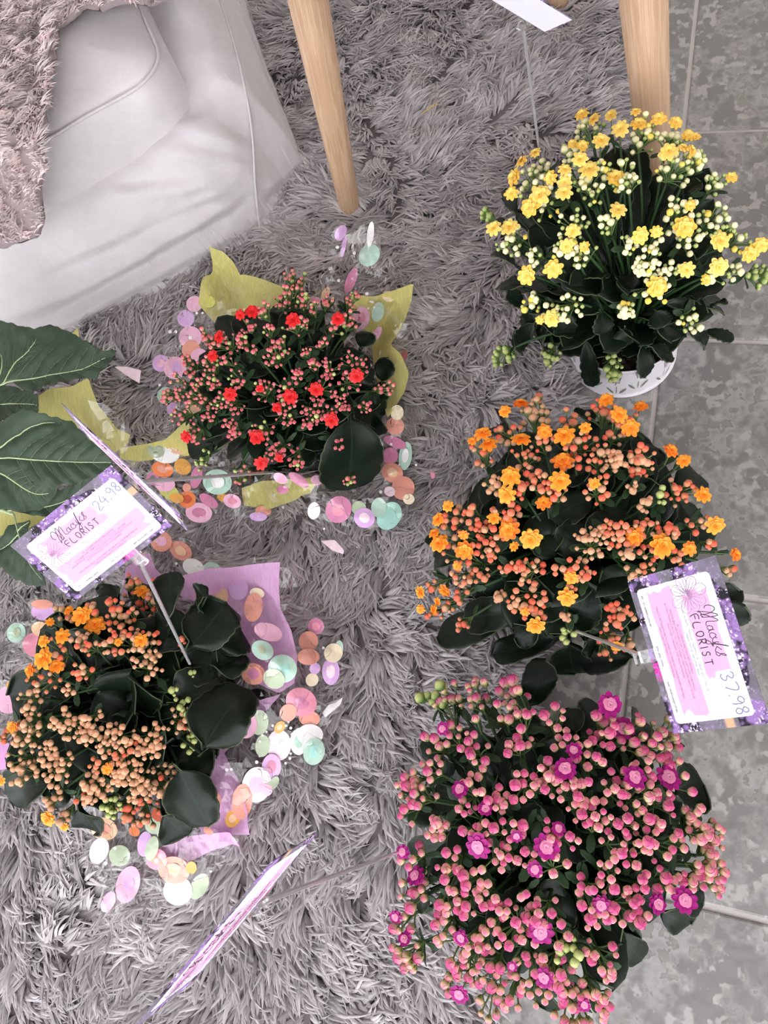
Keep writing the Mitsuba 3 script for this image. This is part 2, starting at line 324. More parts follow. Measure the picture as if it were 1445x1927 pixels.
def build_sofa():
    t = thing('low_sofa', 'low floor sofa under a pale silver-grey velvet cover at the rug corner', 'sofa')
    clip = SOFA_FOOT.intersection(sg.box(-1.1, 0.5, 0, 1.5))
    q, f = flat_sheet(clip, 0.005)
    z = sofa_surface(q)
    v, f = refine(np.column_stack([q, z + 0.004]), f, 0.006); v = creased(v, f); print('cover', len(f))
    add('cover', mikit.ply((v, f), 'velvet', True), t, label='stretched velvet cover with radiating folds')
    sp = np.array([on_surface(sofa_surface, *p) for p in spline(np.column_stack([_seam, np.zeros(len(_seam))]), 60)[:, :2]]); e_, i_ = cKDTree(v).query(sp); sp = 0.5 * sp + 0.5 * v[i_]; sp = spline(sp, 60, 2e-4)
    add('seam', mikit.ply(tube(sp + [0.0008, -0.001, 0.004], 0.0020, 6), 'velvet', True), t)
    # loose seat cushion
    c0 = np.array([-0.528, 0.985]); fd = unit(np.array([-0.27, -0.112])); sd = np.array([fd[1], -fd[0]]) * 1.0
    L, D = 0.62, 0.45
    plan = sg.Polygon([c0, c0 + fd * L, c0 + fd * L + sd * D, c0 + sd * D]).buffer(-0.06).buffer(0.06, quad_segs=12)
    ring = np.array([plan.exterior.interpolate(k, normalized=True).coords[0] for k in np.arange(240) / 240]); 
    if not plan.exterior.is_ccw: ring = ring[::-1]
    tg = np.roll(ring, -1, 0) - np.roll(ring, 1, 0); nr = np.column_stack([tg[:, 1], -tg[:, 0]]); nr /= np.linalg.norm(nr, axis=1, keepdims=True)
    prof = [(-0.004, 0.14), (0.004, 0.16), (0.009, 0.19), (0.010, 0.215), (0.009, 0.245), (0.004, 0.272), (-0.004, 0.286), (-0.014, 0.295), (-0.03, 0.302), (-0.05, 0.307)]
    rows = []
    for k, (o, zz) in enumerate(prof):
        r = ring + nr * o; wob = 0.004 * (meshkit.noise(np.column_stack([r * 25, np.full(len(r), zz * 30)]), 3) - 0.5)
        rows.append(np.column_stack([r + nr * wob[:, None], np.full(len(r), zz) + wob]))
    v = np.vstack(rows); f = grid_faces(len(prof), len(ring), True)[:, ::-1]
    inner, cen = rows[-1][:, :2], rows[-1][:, :2].mean(0)
    for u in np.linspace(0, 1, 22)[1:] ** 0.9:
        q = inner * (1 - u) + cen * u; dd = shapely.distance(shapely.points(q), plan.exterior) - 0.05
        rows.append(np.column_stack([q, 0.307 + 0.016 * (1 - np.exp(-np.maximum(dd, 0) / 0.06)) + 0.012 * (meshkit.fbm(np.column_stack([q * 9, q[:, :1] * 0]), 3, 9) - 0.5) * np.clip(dd / 0.06, 0, 1)]))
    v = np.vstack(rows); f = grid_faces(len(rows), len(ring), True)[:, ::-1]
    add('seat_cushion', mikit.ply((v, f), 'velvet', True), t, label='loose velvet seat cushion with a rounded corner')
    rr = ring + nr * 0.001
    zz = 0.283 + 0.003 * meshkit.noise(np.column_stack([rr * 20, rr[:, :1] * 0]), 2)
    add('piping', mikit.ply(tube(np.vstack([np.column_stack([rr, zz]), [*rr[0], zz[0]]]), 0.0028, 6), 'velvet', True), 'low_sofa__seat_cushion')
build_sofa()

# ------------------------------------------------------------------ fluffy throw on the sofa
_thr = srgb(228, 216, 217)
textured('plush_fur', lambda p, n, uv: C3(_thr[0], _thr[1], _thr[2]) * (0.62 + 0.6 * uv.x), 0.8, sheen=0.3)
plain('plush_cloth', srgb(150, 136, 138), 0.95)
def build_throw():
    rng = np.random.default_rng(21)
    t = thing('fluffy_throw', 'fluffy dusty-pink plush throw with ribbed fur lying on the velvet sofa', 'throw blanket')
    pts = [(-330, -260, .36), (300, -230, .36), (345, -60, .345), (320, 0, .335), (240, 8, .335), (160, 16, .335), (112, 45, .335), (98, 110, .335), (90, 200, .33), (84, 300, .315), (80, 380, .27), (76, 452, .225), (30, 458, .225), (0, 462, .225), (-120, 474, .22), (-330, 500, .21), (0, 200, .335), (0, 330, .31), (0, 60, .345), (-60, 330, .3), (-200, 330, .3), (-200, 100, .345)]
    wp = np.array([P(*q) for q in pts]); rim = sg.Polygon(wp[:16, :2]).buffer(0)
    zf = RBFInterpolator(wp[:, :2], wp[:, 2], smoothing=1e-4)
    rib = unit(P(80, 330, .3)[:2] - P(80, 300, .3)[:2])          # ribs follow one another along the drop
    def zs(q): return zf(q) + 0.012 * np.abs(np.sin(np.pi * (q @ rib) / 0.030)) 
    q, f = flat_sheet(rim, 0.008); v = np.column_stack([q, zs(q) - 0.006])
    v, f = shell(v, f, vnormals(v, f), 0.012)
    add('backing', mikit.ply((v, f), 'plush_cloth', True), t)
    x0, y0, x1, y1 = rim.bounds; st = 0.0027
    gx, gy = np.meshgrid(np.arange(x0, x1, st), np.arange(y0, y1, st)); g = np.stack([gx.ravel(), gy.ravel()], 1) + rng.uniform(-.5, .5, (gx.size, 2)) * st
    g = g[shapely.contains_xy(rim, g[:, 0], g[:, 1])]
    g = g[shapely.contains_xy(view, g[:, 0], g[:, 1]) | (rng.random(len(g)) < .5)]
    def flow(q):
        d = shapely.distance(shapely.points(q), rim.exterior); e = np.clip(1 - d / 0.05, 0, 1)
        ph = np.sin(2 * np.pi * (q @ rib) / 0.030)
        a = -1.5 + 0.9 * ph * 1.0 + 1.6 * (meshkit.noise(np.column_stack([q * 14, q[:, :1] * 0]), 4) - .5)
        return a * (1 - e) + e * (-0.25 + 0.7 * ph)
    v, f, u = strands(g, 0, 0.031, 0.0029, flow, 0.014, rng, lift=0.75, nseg=3, zfun=lambda q: zs(q) - 0.003)
    add('fur', mikit.ply((v, f), 'plush_fur', True, uv=u), t, kind='stuff', label='dense dusty-pink plush fur')
build_throw()

# ------------------------------------------------------------------ three-legged round table
def _wood(p, n, uv):
    a = mikit.fbm(uv.x * 9, uv.y * 3.0, 2.0, 4); g = mikit.noise(uv.x * 60 + 6 * a, uv.y * 5, 3.0)
    return mikit.mix(srgb(204, 172, 144), srgb(184, 150, 120), mikit.smoothstep(0.3, 0.75, 0.55 * a + 0.45 * g))
textured('beech_wood', _wood, 0.45)
def build_table():
    t = thing('tripod_table', 'round table on three tapered pale wooden legs standing at the top edge', 'table')
    legs = [(P(659, 396, 0.006), P(580, 0, 0.37), .0172), (P(1241, 440, 0.004), P(1211, 0, 0.36), .0175), (P(1052, 8, 0.006), None, .0172)]
    tops = []
    for a, b, r in legs:
        if b is None: b = a + (np.array([-0.04, 1.0, 0]) - a) * np.array([.22, .22, 0]) + [0, 0, .37]
        d = (b - a) / (b[2] - a[2]); top = a + d * 0.53; tops.append(top)
        s = np.array([0, 0.004, 0.02, .1, .2, .3, .4, .53]); pts = a + d * s[:, None]
        rad = r + (s / 0.53) * 0.0135; rad[0] *= 0.86
        v, f = tube(pts, rad, 32)
        n = len(pts) * 32; uv = np.zeros((len(v), 2)); uv[:n, 0] = np.tile(np.abs(np.arange(32) - 16) / 16, len(pts)); uv[:n, 1] = np.repeat(s, 32) * 4
        add('leg', mikit.ply((v, f), 'beech_wood', True, uv=uv), t)
    c = np.mean(tops, 0)[:2]
    v, f = lathe([(0, .525), (.283, .525), (.296, .529), (.30, .536), (.297, .545), (.285, .55), (0, .55)], 72)
    v = v + [c[0], c[1], 0]
    add('tabletop', mikit.ply((v, f), 'beech_wood', 30), t)
build_table()
def build_rug():
    rng = np.random.default_rng(7)
    t = thing('shaggy_rug', 'pale mauve-grey long-pile shaggy rug covering the left of the tile floor', 'rug')
    add('backing', mikit.ply(_backing(RUG, 0.0, RUG_Z - 0.004), 'rug_cloth'), t)
    near = RUG.intersection(view).buffer(-0.001)
    x0, y0, x1, y1 = near.bounds; st = 0.0047
    gx, gy = np.meshgrid(np.arange(x0, x1, st), np.arange(y0, y1, st)); q = np.stack([gx.ravel(), gy.ravel()], 1) + rng.uniform(-0.5, 0.5, (gx.size, 2)) * st
    q = q[shapely.contains_xy(near, q[:, 0], q[:, 1])]
    if SOFA_FOOT is not None: q = q[~shapely.contains_xy(SOFA_FOOT.buffer(-0.05), q[:, 0], q[:, 1])]
    for bx, by in ((-.365, .50), (-.585, .088)): q = q[np.hypot(q[:, 0] - bx, q[:, 1] - by) > .066]
    v, f, u = strands(q, RUG_Z - 0.006, 0.052, 0.0054, _flow, 0.022, rng, lift=0.66)
    far = RUG.difference(near.buffer(0.0)); fx0, fy0, fx1, fy1 = RUG.bounds
    g = rng.uniform([fx0, fy0], [fx1, fy1], (60000, 2)); g = g[shapely.contains_xy(far, g[:, 0], g[:, 1])]
    v2, f2, u2 = strands(g, RUG_Z - 0.006, 0.045, 0.009, _flow, 0.03, rng, nseg=2)
    v, f, u = join([(v, f, u), (v2, f2, u2)])
    print('rug strands', len(q), len(f))
    add('pile', mikit.ply((v, f), 'rug_yarn', True, uv=u), t, kind='stuff', label='long soft mauve-grey yarn pile')
# ------------------------------------------------------------------ flowering plants
# one material for all petals, buds and stems: the row of the palette and the place on it ride in uv (v = row + place, u = tint)
PAL = {'stem': ((34, 58, 32), (46, 74, 40), (62, 92, 48)), 'pale_stem': ((74, 100, 56), (118, 140, 88), (140, 160, 104)),
       'yellow_bud': ((150, 164, 100), (230, 224, 172), (246, 238, 196)), 'yellow_deep': ((170, 170, 80), (240, 214, 110), (246, 216, 92)), 'green_bud': ((84, 112, 56), (150, 168, 98), (190, 196, 128)),
       'yellow_petal': ((210, 152, 40), (240, 202, 84), (250, 224, 128)), 'gold_petal': ((186, 128, 24), (228, 174, 56), (244, 204, 90)),
       'orange_bud': ((140, 132, 84), (216, 142, 104), (232, 122, 96)), 'tan_bud': ((128, 126, 84), (206, 162, 128), (216, 156, 122)), 'coral_bud': ((160, 130, 84), (232, 118, 90), (240, 102, 78)),
       'orange_petal': ((222, 100, 20), (250, 140, 30), (255, 172, 60)), 'deep_orange_petal': ((196, 80, 24), (236, 112, 30), (248, 142, 52)),
       'red_bud': ((78, 102, 54), (216, 150, 130), (222, 84, 114)), 'red_petal': ((140, 8, 14), (206, 18, 28), (232, 44, 44)),
       'pink_bud': ((196, 188, 134), (222, 136, 156), (202, 70, 128)), 'cream_bud': ((168, 170, 106), (228, 192, 158), (222, 116, 146)), 'magenta_petal': ((96, 2, 70), (142, 4, 104), (168, 12, 124)), 'pink_heart': ((180, 84, 130), (226, 150, 180), (212, 112, 160)), 'crease': ((130, 24, 74), (150, 34, 90), (160, 40, 96)),
       'soil': ((26, 20, 16), (40, 30, 24), (60, 46, 38))}
ROW = {k: i for i, k in enumerate(PAL)}
_pal = [[srgb(*c) for c in v] for v in PAL.values()]
def _petal(p, n, uv):
    k = dr.floor(uv.y); t = (uv.y - k - 0.02) / 0.96
    out = C3(0)
    for i, (a, b, c) in enumerate(_pal):
        col = dr.select(t < 0.5, mikit.mix(a, b, dr.clip(t * 2, 0, 1)), mikit.mix(b, c, dr.clip(t * 2 - 1, 0, 1)))
        out = dr.select((k > i - 0.5) & (k < i + 0.5), col, out)
    return out * (0.72 + 0.5 * uv.x)
textured('petal', _petal, 0.5, specular=0.35)
def puv(row, t, tint=0.55):
    t = np.asarray(t, float); return np.column_stack([np.broadcast_to(tint, t.shape), ROW[row] + 0.02 + 0.96 * np.clip(t, 0, 1)])

def bud_mesh(row, tint, crease=False, n=12, twist=0.5, slim=False):
    prof = np.array([(0.0, -0.95), (0.34, -0.85), (0.62, -0.55), (0.86, -0.1), (0.93, 0.22), (0.86, 0.52), (0.62, 0.80), (0.30, 0.96), (0.0, 1.0)])
    g = np.arange(n) * 2 * np.pi / n; v, t = [], []
    for k, (r, z) in enumerate(prof):
        w = twist * max(0, z) * 1.5
        lob = 1 + (0.07 * np.cos(4 * (g - w)) if z > 0.1 else 0.05 * np.cos(4 * g))
        v.append(np.column_stack([r * lob * np.cos(g), r * lob * np.sin(g), np.full(n, z * 1.12)])); t.append(np.full(n, np.clip((z + 0.10) / 1.05, 0, 1)))
    v, t = np.vstack(v), np.hstack(t); f = grid_faces(len(prof), n, True)[:, ::-1]
    if slim: t = np.clip((v[:, 2] + .1) / 1.1, 0, 1)
    m = [(v, f, puv(row, t, tint))]
    for j in range(4):                                              # sepals clasping the bud
        a = j * np.pi / 2 + 0.4; s = np.array([[-.32, -.9], [.32, -.9], [.26, -.35], [-.26, -.35], [0, .05]])
        w = np.array([(0.40 if z < -.8 else 0.80 if z < -.2 else 0.98) for _, z in s])
        ang = a + s[:, 0] / np.maximum(w, .3)
        m.append((np.column_stack([w * np.cos(ang), w * np.sin(ang), s[:, 1] * 1.12]), np.array([[0, 1, 2], [0, 2, 3], [3, 2, 4]]), puv('pale_stem', np.full(5, 0.35), tint)))
    if crease:                                                      # the seams of the furled petals
        for j in range(4):
            a = j * np.pi / 2 + np.linspace(0, 0.9, 6) + 0.2; z = np.linspace(0.25, 1.0, 6); r = np.interp(z, prof[:, 1], prof[:, 0]) * 1.03 + 0.03
            p = np.column_stack([r * np.cos(a), r * np.sin(a), z * 1.12 + 0.02])
            tv, tf = tube(p, np.array([.02, .035, .04, .04, .035, .02]), 3, False); m.append((tv, tf, puv('crease', np.full(len(tv), .4), tint)))
    v, f, u = join(m)
    if slim: v = v * [1, 1, 1.55] * (1 - .16 * np.clip(v[:, 2:], 0, 1))
    return v, f, u
def petal_mesh(L, w, lift, curl, az, z0, row, tint, notch=0.0, t0=0.1, t1=1.0, nu=4, nv=5):
    s, q = np.linspace(0, 1, nu), np.linspace(-1, 1, nv)
    S, Q = np.meshgrid(s, q, indexing='ij')
    wid = w * (0.35 + 0.65 * np.sin(np.pi * (0.12 + 0.66 * S)))
    tip = S * L - (np.abs(Q) ** 2) * L * 0.16 * S
    x, y = tip, Q * wid / 2
    e = lift - curl * S
    X = x * np.cos(e); Z = z0 + x * np.sin(e) + 0.10 * L * Q ** 2 * (1 - 0.6 * S)
    c, k = math.cos(az), math.sin(az)
    v = np.column_stack([(X * c - y * k).ravel(), (X * k + y * c).ravel(), Z.ravel()])
    return v, grid_faces(nu, nv), puv(row, (t0 + (t1 - t0) * S).ravel(), tint)
def blossom_mesh(outer, inner, seed, heart=None):
    r = random.Random(seed); m = []
    whorls = [(8, 1.0, .48, .14, .22, 0.0), (7, .84, .46, .40, .30, .03), (6, .66, .42, .70, .35, .06), (5, .48, .36, .98, .35, .09), (4, .32, .28, 1.2, .3, .11)]
    if heart: whorls = [(9, 1.0, .48, .10, .1, 0.0), (7, .88, .44, .25, .15, .02), (5, .56, .5, .95, .7, .05), (4, .42, .42, 1.1, .9, .10), (3, .3, .34, 1.25, .9, .16)]
    for k, (n, L, w, lift, curl, z) in enumerate(whorls):
        a0 = r.random() * 6
        for j in range(n):
            row = (heart if heart and k >= 2 else outer if k < 2 else inner)
            m.append(petal_mesh(L * r.uniform(.9, 1.08), w * 1.25, lift + r.uniform(-.12, .12), curl, a0 + j * 2 * math.pi / n + r.uniform(-.12, .12), z, row, r.uniform(.42, .72), t0=0.0 if k > 1 else .15))
    g = trimesh.creation.icosphere(1, .13); g.vertices[:, 2] += .12
    m.append((np.array(g.vertices), np.array(g.faces), puv(heart or inner, np.full(len(g.vertices), .1), .5)))
    s = [(np.array([[-.12, 0, -.35], [.12, 0, -.35], [0, .25, 0], [0, -.25, 0]]), np.array([[0, 2, 3], [1, 3, 2]]), puv('stem', np.full(4, .5)))]
    return join(m + s)
BUDS = {k: [mikit.ply((m := bud_mesh(r, t, k in ('pink', 'cream'), twist=tw, slim=k == 'red'))[:2], 'petal', True, uv=m[2]) for t in (.4, .56, .72) for tw in (0.3, 0.6)] for k, r in
        dict(yellow='yellow_bud', ydeep='yellow_deep', green='green_bud', orange='orange_bud', tan='tan_bud', coral='coral_bud', red='red_bud', pink='pink_bud', cream='cream_bud').items()}
BUDM = {k: bud_mesh(dict(yellow='yellow_bud', ydeep='yellow_deep', green='green_bud', orange='orange_bud', tan='tan_bud', coral='coral_bud', red='red_bud', pink='pink_bud', cream='cream_bud')[k], .55, False, 10, slim=k == 'red') for k in BUDS}
BLOOMS = {k: [mikit.ply((m := blossom_mesh(o, i, s, h))[:2], 'petal', True, uv=m[2]) for s in range(4)] for k, (o, i, h) in
          dict(yellow=('yellow_petal', 'yellow_petal', None), gold=('gold_petal', 'yellow_petal', None), orange=('orange_petal', 'orange_petal', None), deep=('deep_orange_petal', 'orange_petal', None), red=('red_petal', 'red_petal', None), magenta=('magenta_petal', 'magenta_petal', 'pink_heart')).items()}

def _leafcol(p, n, uv):
    e = dr.abs(uv.x - 0.5) * 2
    t = mikit.fbm(p.x * 60, p.y * 60, p.z * 60, 3)
    c = mikit.mix(srgb(11, 20, 13), srgb(24, 38, 25), t)
    c = mikit.mix(c, srgb(44, 62, 42), 0.5 * mikit.smoothstep(0.06, 0.0, e) * (1 - uv.y * 0.6))
    return mikit.mix(c, srgb(92, 104, 76), 0.7 * mikit.smoothstep(0.955, 1.0, e))
textured('kalanchoe_leaf', _leafcol, 0.32, specular=0.24)
def leaf_mesh(L, Wd, seed, arch=0.25, fold=0.15, wave=0.06, teeth=5, depth=0.09, petiole=0.14, nu=19, nv=9, round_=0.62, thick=0.0016):
    """a fleshy scalloped leaf along +x, face up +z"""
    r = np.random.default_rng(seed)
    s = np.linspace(0, 1, nu) ** 0.9; q = np.linspace(-1, 1, nv); S, Q = np.meshgrid(s, q, indexing='ij')
    sp = np.clip((S - petiole) / (1 - petiole), 0, 1)
    prof = np.sqrt(np.clip(1 - (np.clip(np.abs(sp - round_) / np.where(sp > round_, 1 - round_, round_), 0, 1)) ** np.where(sp > round_, 2.3, 1.7), 0, 1))
    wid = Wd / 2 * np.maximum(prof, 0.07 * (S < petiole + .12))
    sc = 1 - depth * (1 - np.abs(np.sin(np.pi * teeth * sp + 0.3)) ** 0.7) * (sp > 0.12) * np.abs(Q) ** 2
    y = Q * wid * sc
    x = S * L
    ph = r.random(4) * 6
    z = fold * np.abs(y) * 1.0 + wave * Wd * Q ** 2 * np.sin(S * 7 + ph[0] + 1.6 * np.sign(Q)) + 0.03 * Wd * np.sin(S * 5 + ph[1])
    a = arch * S; R = np.where(arch == 0, 0, 1)
    X = x * np.cos(a * 0.9) - z * np.sin(-a) * 0; Z = z + x * np.sin(-a * 0.9) + L * arch * 0.35 * S
    v = np.column_stack([X.ravel(), y.ravel(), Z.ravel()]); f = grid_faces(nu, nv)
    if vnormals(v, f)[:, 2].mean() < 0: f = f[:, ::-1]
    n = vnormals(v, f); uv = np.column_stack([(Q * .5 + .5).ravel(), S.ravel()])
    v, f = shell(v, f, n, thick)
    return v, f, np.vstack([uv, uv])
class Dome:
    def __init__(s, cx, cy, a, b, cz, c): s.c, s.r = np.array([cx, cy, cz]), np.array([a, b, c])
    def hit(s, px, py, k=1.0):
        o, d = (EYE - s.c) / (s.r * k), ray(px, py) / (s.r * k)
        A, B, C = d @ d, o @ d, o @ o - 1; D = B * B - A * C
        t = (-B - math.sqrt(D)) / A if D > 0 else -B / A
        p = EYE + ray(px, py) * t
        return p, unit((p - s.c) / (s.r * k) ** 2)
class Crop:
    def __init__(s, x, y, w, scale): s.x, s.y, s.k = x, y, scale
    def __call__(s, q): return s.x + q[0] / s.k, s.y + q[1] / s.k
def relax(n, r, rng, it=25):
    p = r * np.sqrt(rng.random(n))[:, None] * np.stack([np.cos(a := rng.random(n) * 2 * np.pi), np.sin(a)], 1)
    d0 = 1.55 * r / math.sqrt(max(n, 1))
    for _ in range(it):
        dv = p[:, None] - p[None]; d = np.linalg.norm(dv, axis=-1) + 1e-9; np.fill_diagonal(d, 9)
        p = p + 0.3 * (dv / d[..., None] * np.clip(d0 - d, 0, None)[..., None]).sum(1)
        l = np.linalg.norm(p, axis=1, keepdims=True); p = np.where(l > r, p / l * r, p)
    return p
def clusters(root, dome, base, crop, cl, bl, budkind, bloomkind, budpx, rng, most=300, lean=0.6, bracts=(1, 4), stemrow='stem', shrink=1.0):
    cl = [(c[0], c[1], c[2], max(1, round(c[3] * shrink)), *c[4:]) for c in cl]; pts = np.array([c[:2] for c in cl], float); host = {i: [] for i in range(len(cl))}
    for b in bl:
        d = np.linalg.norm(pts - b[:2], axis=1) - np.array([c[2] for c in cl]) * 0.7; i = int(np.argmin(d))
        if d[i] > 45: cl.append((b[0], b[1], 20, 0)); pts = np.vstack([pts, b[:2]]); host[len(cl) - 1] = [b]
        else: host[i].append(b)
    everything, jobs = [], []
    for i, c in enumerate(cl):
        p, n = dome.hit(*crop(c)); px = mpp(p) / crop.k
        n = unit(n * [1, 1, 0.8] + [0, 0, .35] + rng.normal(0, .12, 3))
        ax = unit(EYE - p); u_ = ROT @ [1, 0, 0]; u_ = unit(u_ - ax * (u_ @ ax)); w_ = np.cross(ax, u_)
        node = p - n * (0.016 + 0.55 * c[2] * px)
        blooms = []
        for b in host[i]:
            q = p + u_ * (b[0] - c[0]) * px - w_ * (b[1] - c[1]) * px
            blooms.append((q + n * 0.004, b[2] / 2 * px))
        n_b = int(c[3]); buds = []
        if n_b:
            off = relax(n_b, c[2] * px, rng)
            for o in off:
                q = p + u_ * o[0] + w_ * o[1]; far = np.linalg.norm(o) / (c[2] * px)
                q = q - n * (0.35 * far ** 2 * c[2] * px) + n * rng.normal(0, .003)
                r = budpx / crop.k * mpp(p) / 2 * (1.12 - 0.28 * far) * rng.uniform(0.66, 1.28)
                if any(np.linalg.norm(q - bq) < 0.85 * br + .3 * r for bq, br in blooms): q = q - n * 0.011
                buds.append([q, r, unit(q - node + n * 0.012)])
        jobs.append((c, p, n, node, blooms, buds)); everything += [x[1] for x in buds]
    cut = sorted(everything)[-most] if len(everything) > most else 0
    spare = []
    for i, (c, p, n, node, blooms, buds) in enumerate(jobs):
        kind = c[4] if len(c) > 4 else None
        m = []
        foot = np.array([base[0], base[1], base[2]]) + np.append(unit((p - dome.c)[:2]) * rng.uniform(.005, .03), 0)
        mid = 0.5 * (foot + node) + np.array([0, 0, 0.03]) + rng.normal(0, .006, 3)
        sv, sf = tube(spline([foot, mid, node], 9), np.linspace(.0026, .0017, 9), 6); m.append((sv, sf, puv(stemrow, np.full(len(sv), .4), rng.uniform(.3, .7))))
        for q, r, d in [(b[0], b[1] * .3, n) for b in blooms] + buds:
            e = q - d * r * 1.0
            bv, bf = tube(spline([node, 0.5 * (node + e) + n * .25 * np.linalg.norm(e - node) * .4, e], 4), [.0012, .0010, .0009, .0008], 4, False)
            m.append((bv, bf, puv('pale_stem', np.full(len(bv), .25), .45)))
        if bracts:
            for k in range(rng.integers(*bracts)):
                lv, lf, lu = leaf_mesh(rng.uniform(.014, .026), rng.uniform(.006, .011), int(rng.integers(1e6)), .3, .1, .04, 3, .25, .1, 9, 5, .45, .0009)
                a = rng.random() * 6.3; dxy = unit(np.array([math.cos(a), math.sin(a), .2]) + n * .3); yy = unit(np.cross(n, dxy)); R = np.column_stack([dxy, yy, np.cross(dxy, yy)])
                m.append((lv @ R.T + node, lf, puv('stem', np.full(len(lv), .15), .3)))
        ck = add('flower_cluster', mikit.ply((x := join(m))[:2], 'petal', True, uv=x[2]), root)
        for b, r in blooms:
            kd = bloomkind(rng) if r < 0.013 else bloomkind(None)
            nn = unit(n * 0.8 + unit(EYE - b) * 0.5 + rng.normal(0, .22, 3))
            add('blossom', BLOOMS[kd][rng.integers(4)], ck, at=facing(b, nn, rng.random() * 6, r * 1.05))
        for q, r, d in buds:
            kd = kind or budkind(rng, r)
            d = unit(d * lean + n * (1 - lean) + [0, 0, .1])
            if r >= cut: add('bud', BUDS[kd][rng.integers(6)], ck, at=facing(q, d, rng.random() * 6, r))
            else:
                v, f, u = BUDM[kd]; a = unit(np.cross(d, [.31, .9, .2])); b_ = np.cross(d, a)
                spare.append((v @ np.array([a, b_, d]) * r + q, f, u))
    if spare: add('small_bud', mikit.ply((x := join(spare))[:2], 'petal', True, uv=x[2]), root, kind='stuff', label='many small buds between the larger ones')
def leaf_between(root, a, b, width, seed, roll=0.0, core=None, **k):
    d = b - a; L = np.linalg.norm(d); x = d / L; up = np.array([0, 0, 1.0]); y = unit(np.cross(up, x)); z = np.cross(x, y)
    c, s = math.cos(roll), math.sin(roll); y, z = c * y + s * z, -s * y + c * z
    v, f, u = leaf_mesh(L, width, seed, **k)
    v = v @ np.array([x, y, z]) + a
    if core is not None and np.linalg.norm(core - a) > .03:          # the leaf stalk, back to the crown of the plant
        tv, tf = tube(spline([core, .5 * (core + a) + [0, 0, -.004], a + x * .004], 7), np.linspace(.0026, .0019, 7), 6)
        v, f, u = join([(v, f, u), (tv, tf, np.tile([[.5, .0]], (len(tv), 1)))])
    add('leaf', mikit.ply((v, f), 'kalanchoe_leaf', True, uv=u), root)
def foliage(root, dome, base, crop, listed, rng, fill=(13, 13, 10), fl=0.125, fw=0.06, drop=0.03, wide=1.1, wave=(.04, .13), depth=.09, zf3=(.0, .03, .05)):
    for q in listed:
        (x0, y0, x1, y1, w), zz = q[:5], q[5:]
        A, B = crop((x0, y0)), crop((x1, y1))
        pa, pb = dome.hit(*A)[0], dome.hit(*B)[0]
        za = zz[0] if zz else max(pa[2] - drop - .02, .05); zb = zz[1] if zz else max(pb[2] - drop, .05)
        a, b = P(*A, za), P(*B, zb)
        leaf_between(root, a, b, w / crop.k * mpp((a + b) / 2) * wide, int(rng.integers(1e6)), rng.normal(0, .22), core=np.array([base[0], base[1], min(base[2], a[2])]), arch=rng.uniform(.15, .5), fold=rng.uniform(.02, .3), wave=rng.uniform(*wave), teeth=int(rng.integers(4, 7)), depth=depth)
    for n, el, zf in zip(fill, (.12, .45, .85), zf3):
        for j in range(n):
            az = (j + rng.uniform(-.3, .3)) * 2 * math.pi / n + el * 3
            a = np.array([base[0], base[1], base[2] + zf]) + .02 * np.array([math.cos(az), math.sin(az), 0])
            d = np.array([math.cos(az) * math.cos(el), math.sin(az) * math.cos(el), math.sin(el)])
            L = fl * rng.uniform(.8, 1.1); b = a + d * L
            b[:2] += (dome.c[:2] - np.array(base[:2])) * 0.7
            o = (b - dome.c) / dome.r; l = np.linalg.norm(o)
            if l > .93: b = dome.c + o / l * .93 * dome.r
            b[2] = max(b[2], .03)
            leaf_between(root, a, b, fw * rng.uniform(.8, 1.15), int(rng.integers(1e6)), rng.normal(0, .45), arch=rng.uniform(.2, .6), fold=rng.uniform(.05, .4), wave=rng.uniform(*wave) * .8, depth=depth)
def nursery_pot(root, x, y, r, h, mat, soil_z, label=None):
    v, f = lathe([(0, .002), (r * .82, .002), (r * .84, .006), (r * .97, h * .9), (r * 1.03, h * .91), (r * 1.04, h), (r * .97, h), (r * .95, soil_z - .01), (0, soil_z - .01)], 40)
    add('pot', mikit.ply((v + [x, y, 0], f), mat, 40), root, label=label)
    g = np.random.default_rng(3); q, f = flat_sheet(sg.Point(0, 0).buffer(r * .965, 24), .006)
    z = soil_z + .008 * meshkit.fbm(np.column_stack([q * 120, q[:, :1] * 0]), 3, 2)
    add('soil', mikit.ply((np.column_stack([q + [x, y], z]), f), 'petal', False, uv=puv('soil', meshkit.noise(np.column_stack([q * 300, q[:, :1] * 0])), .4)), root, label='dark potting soil')
plain('black_plastic', (.02, .02, .022), .4)
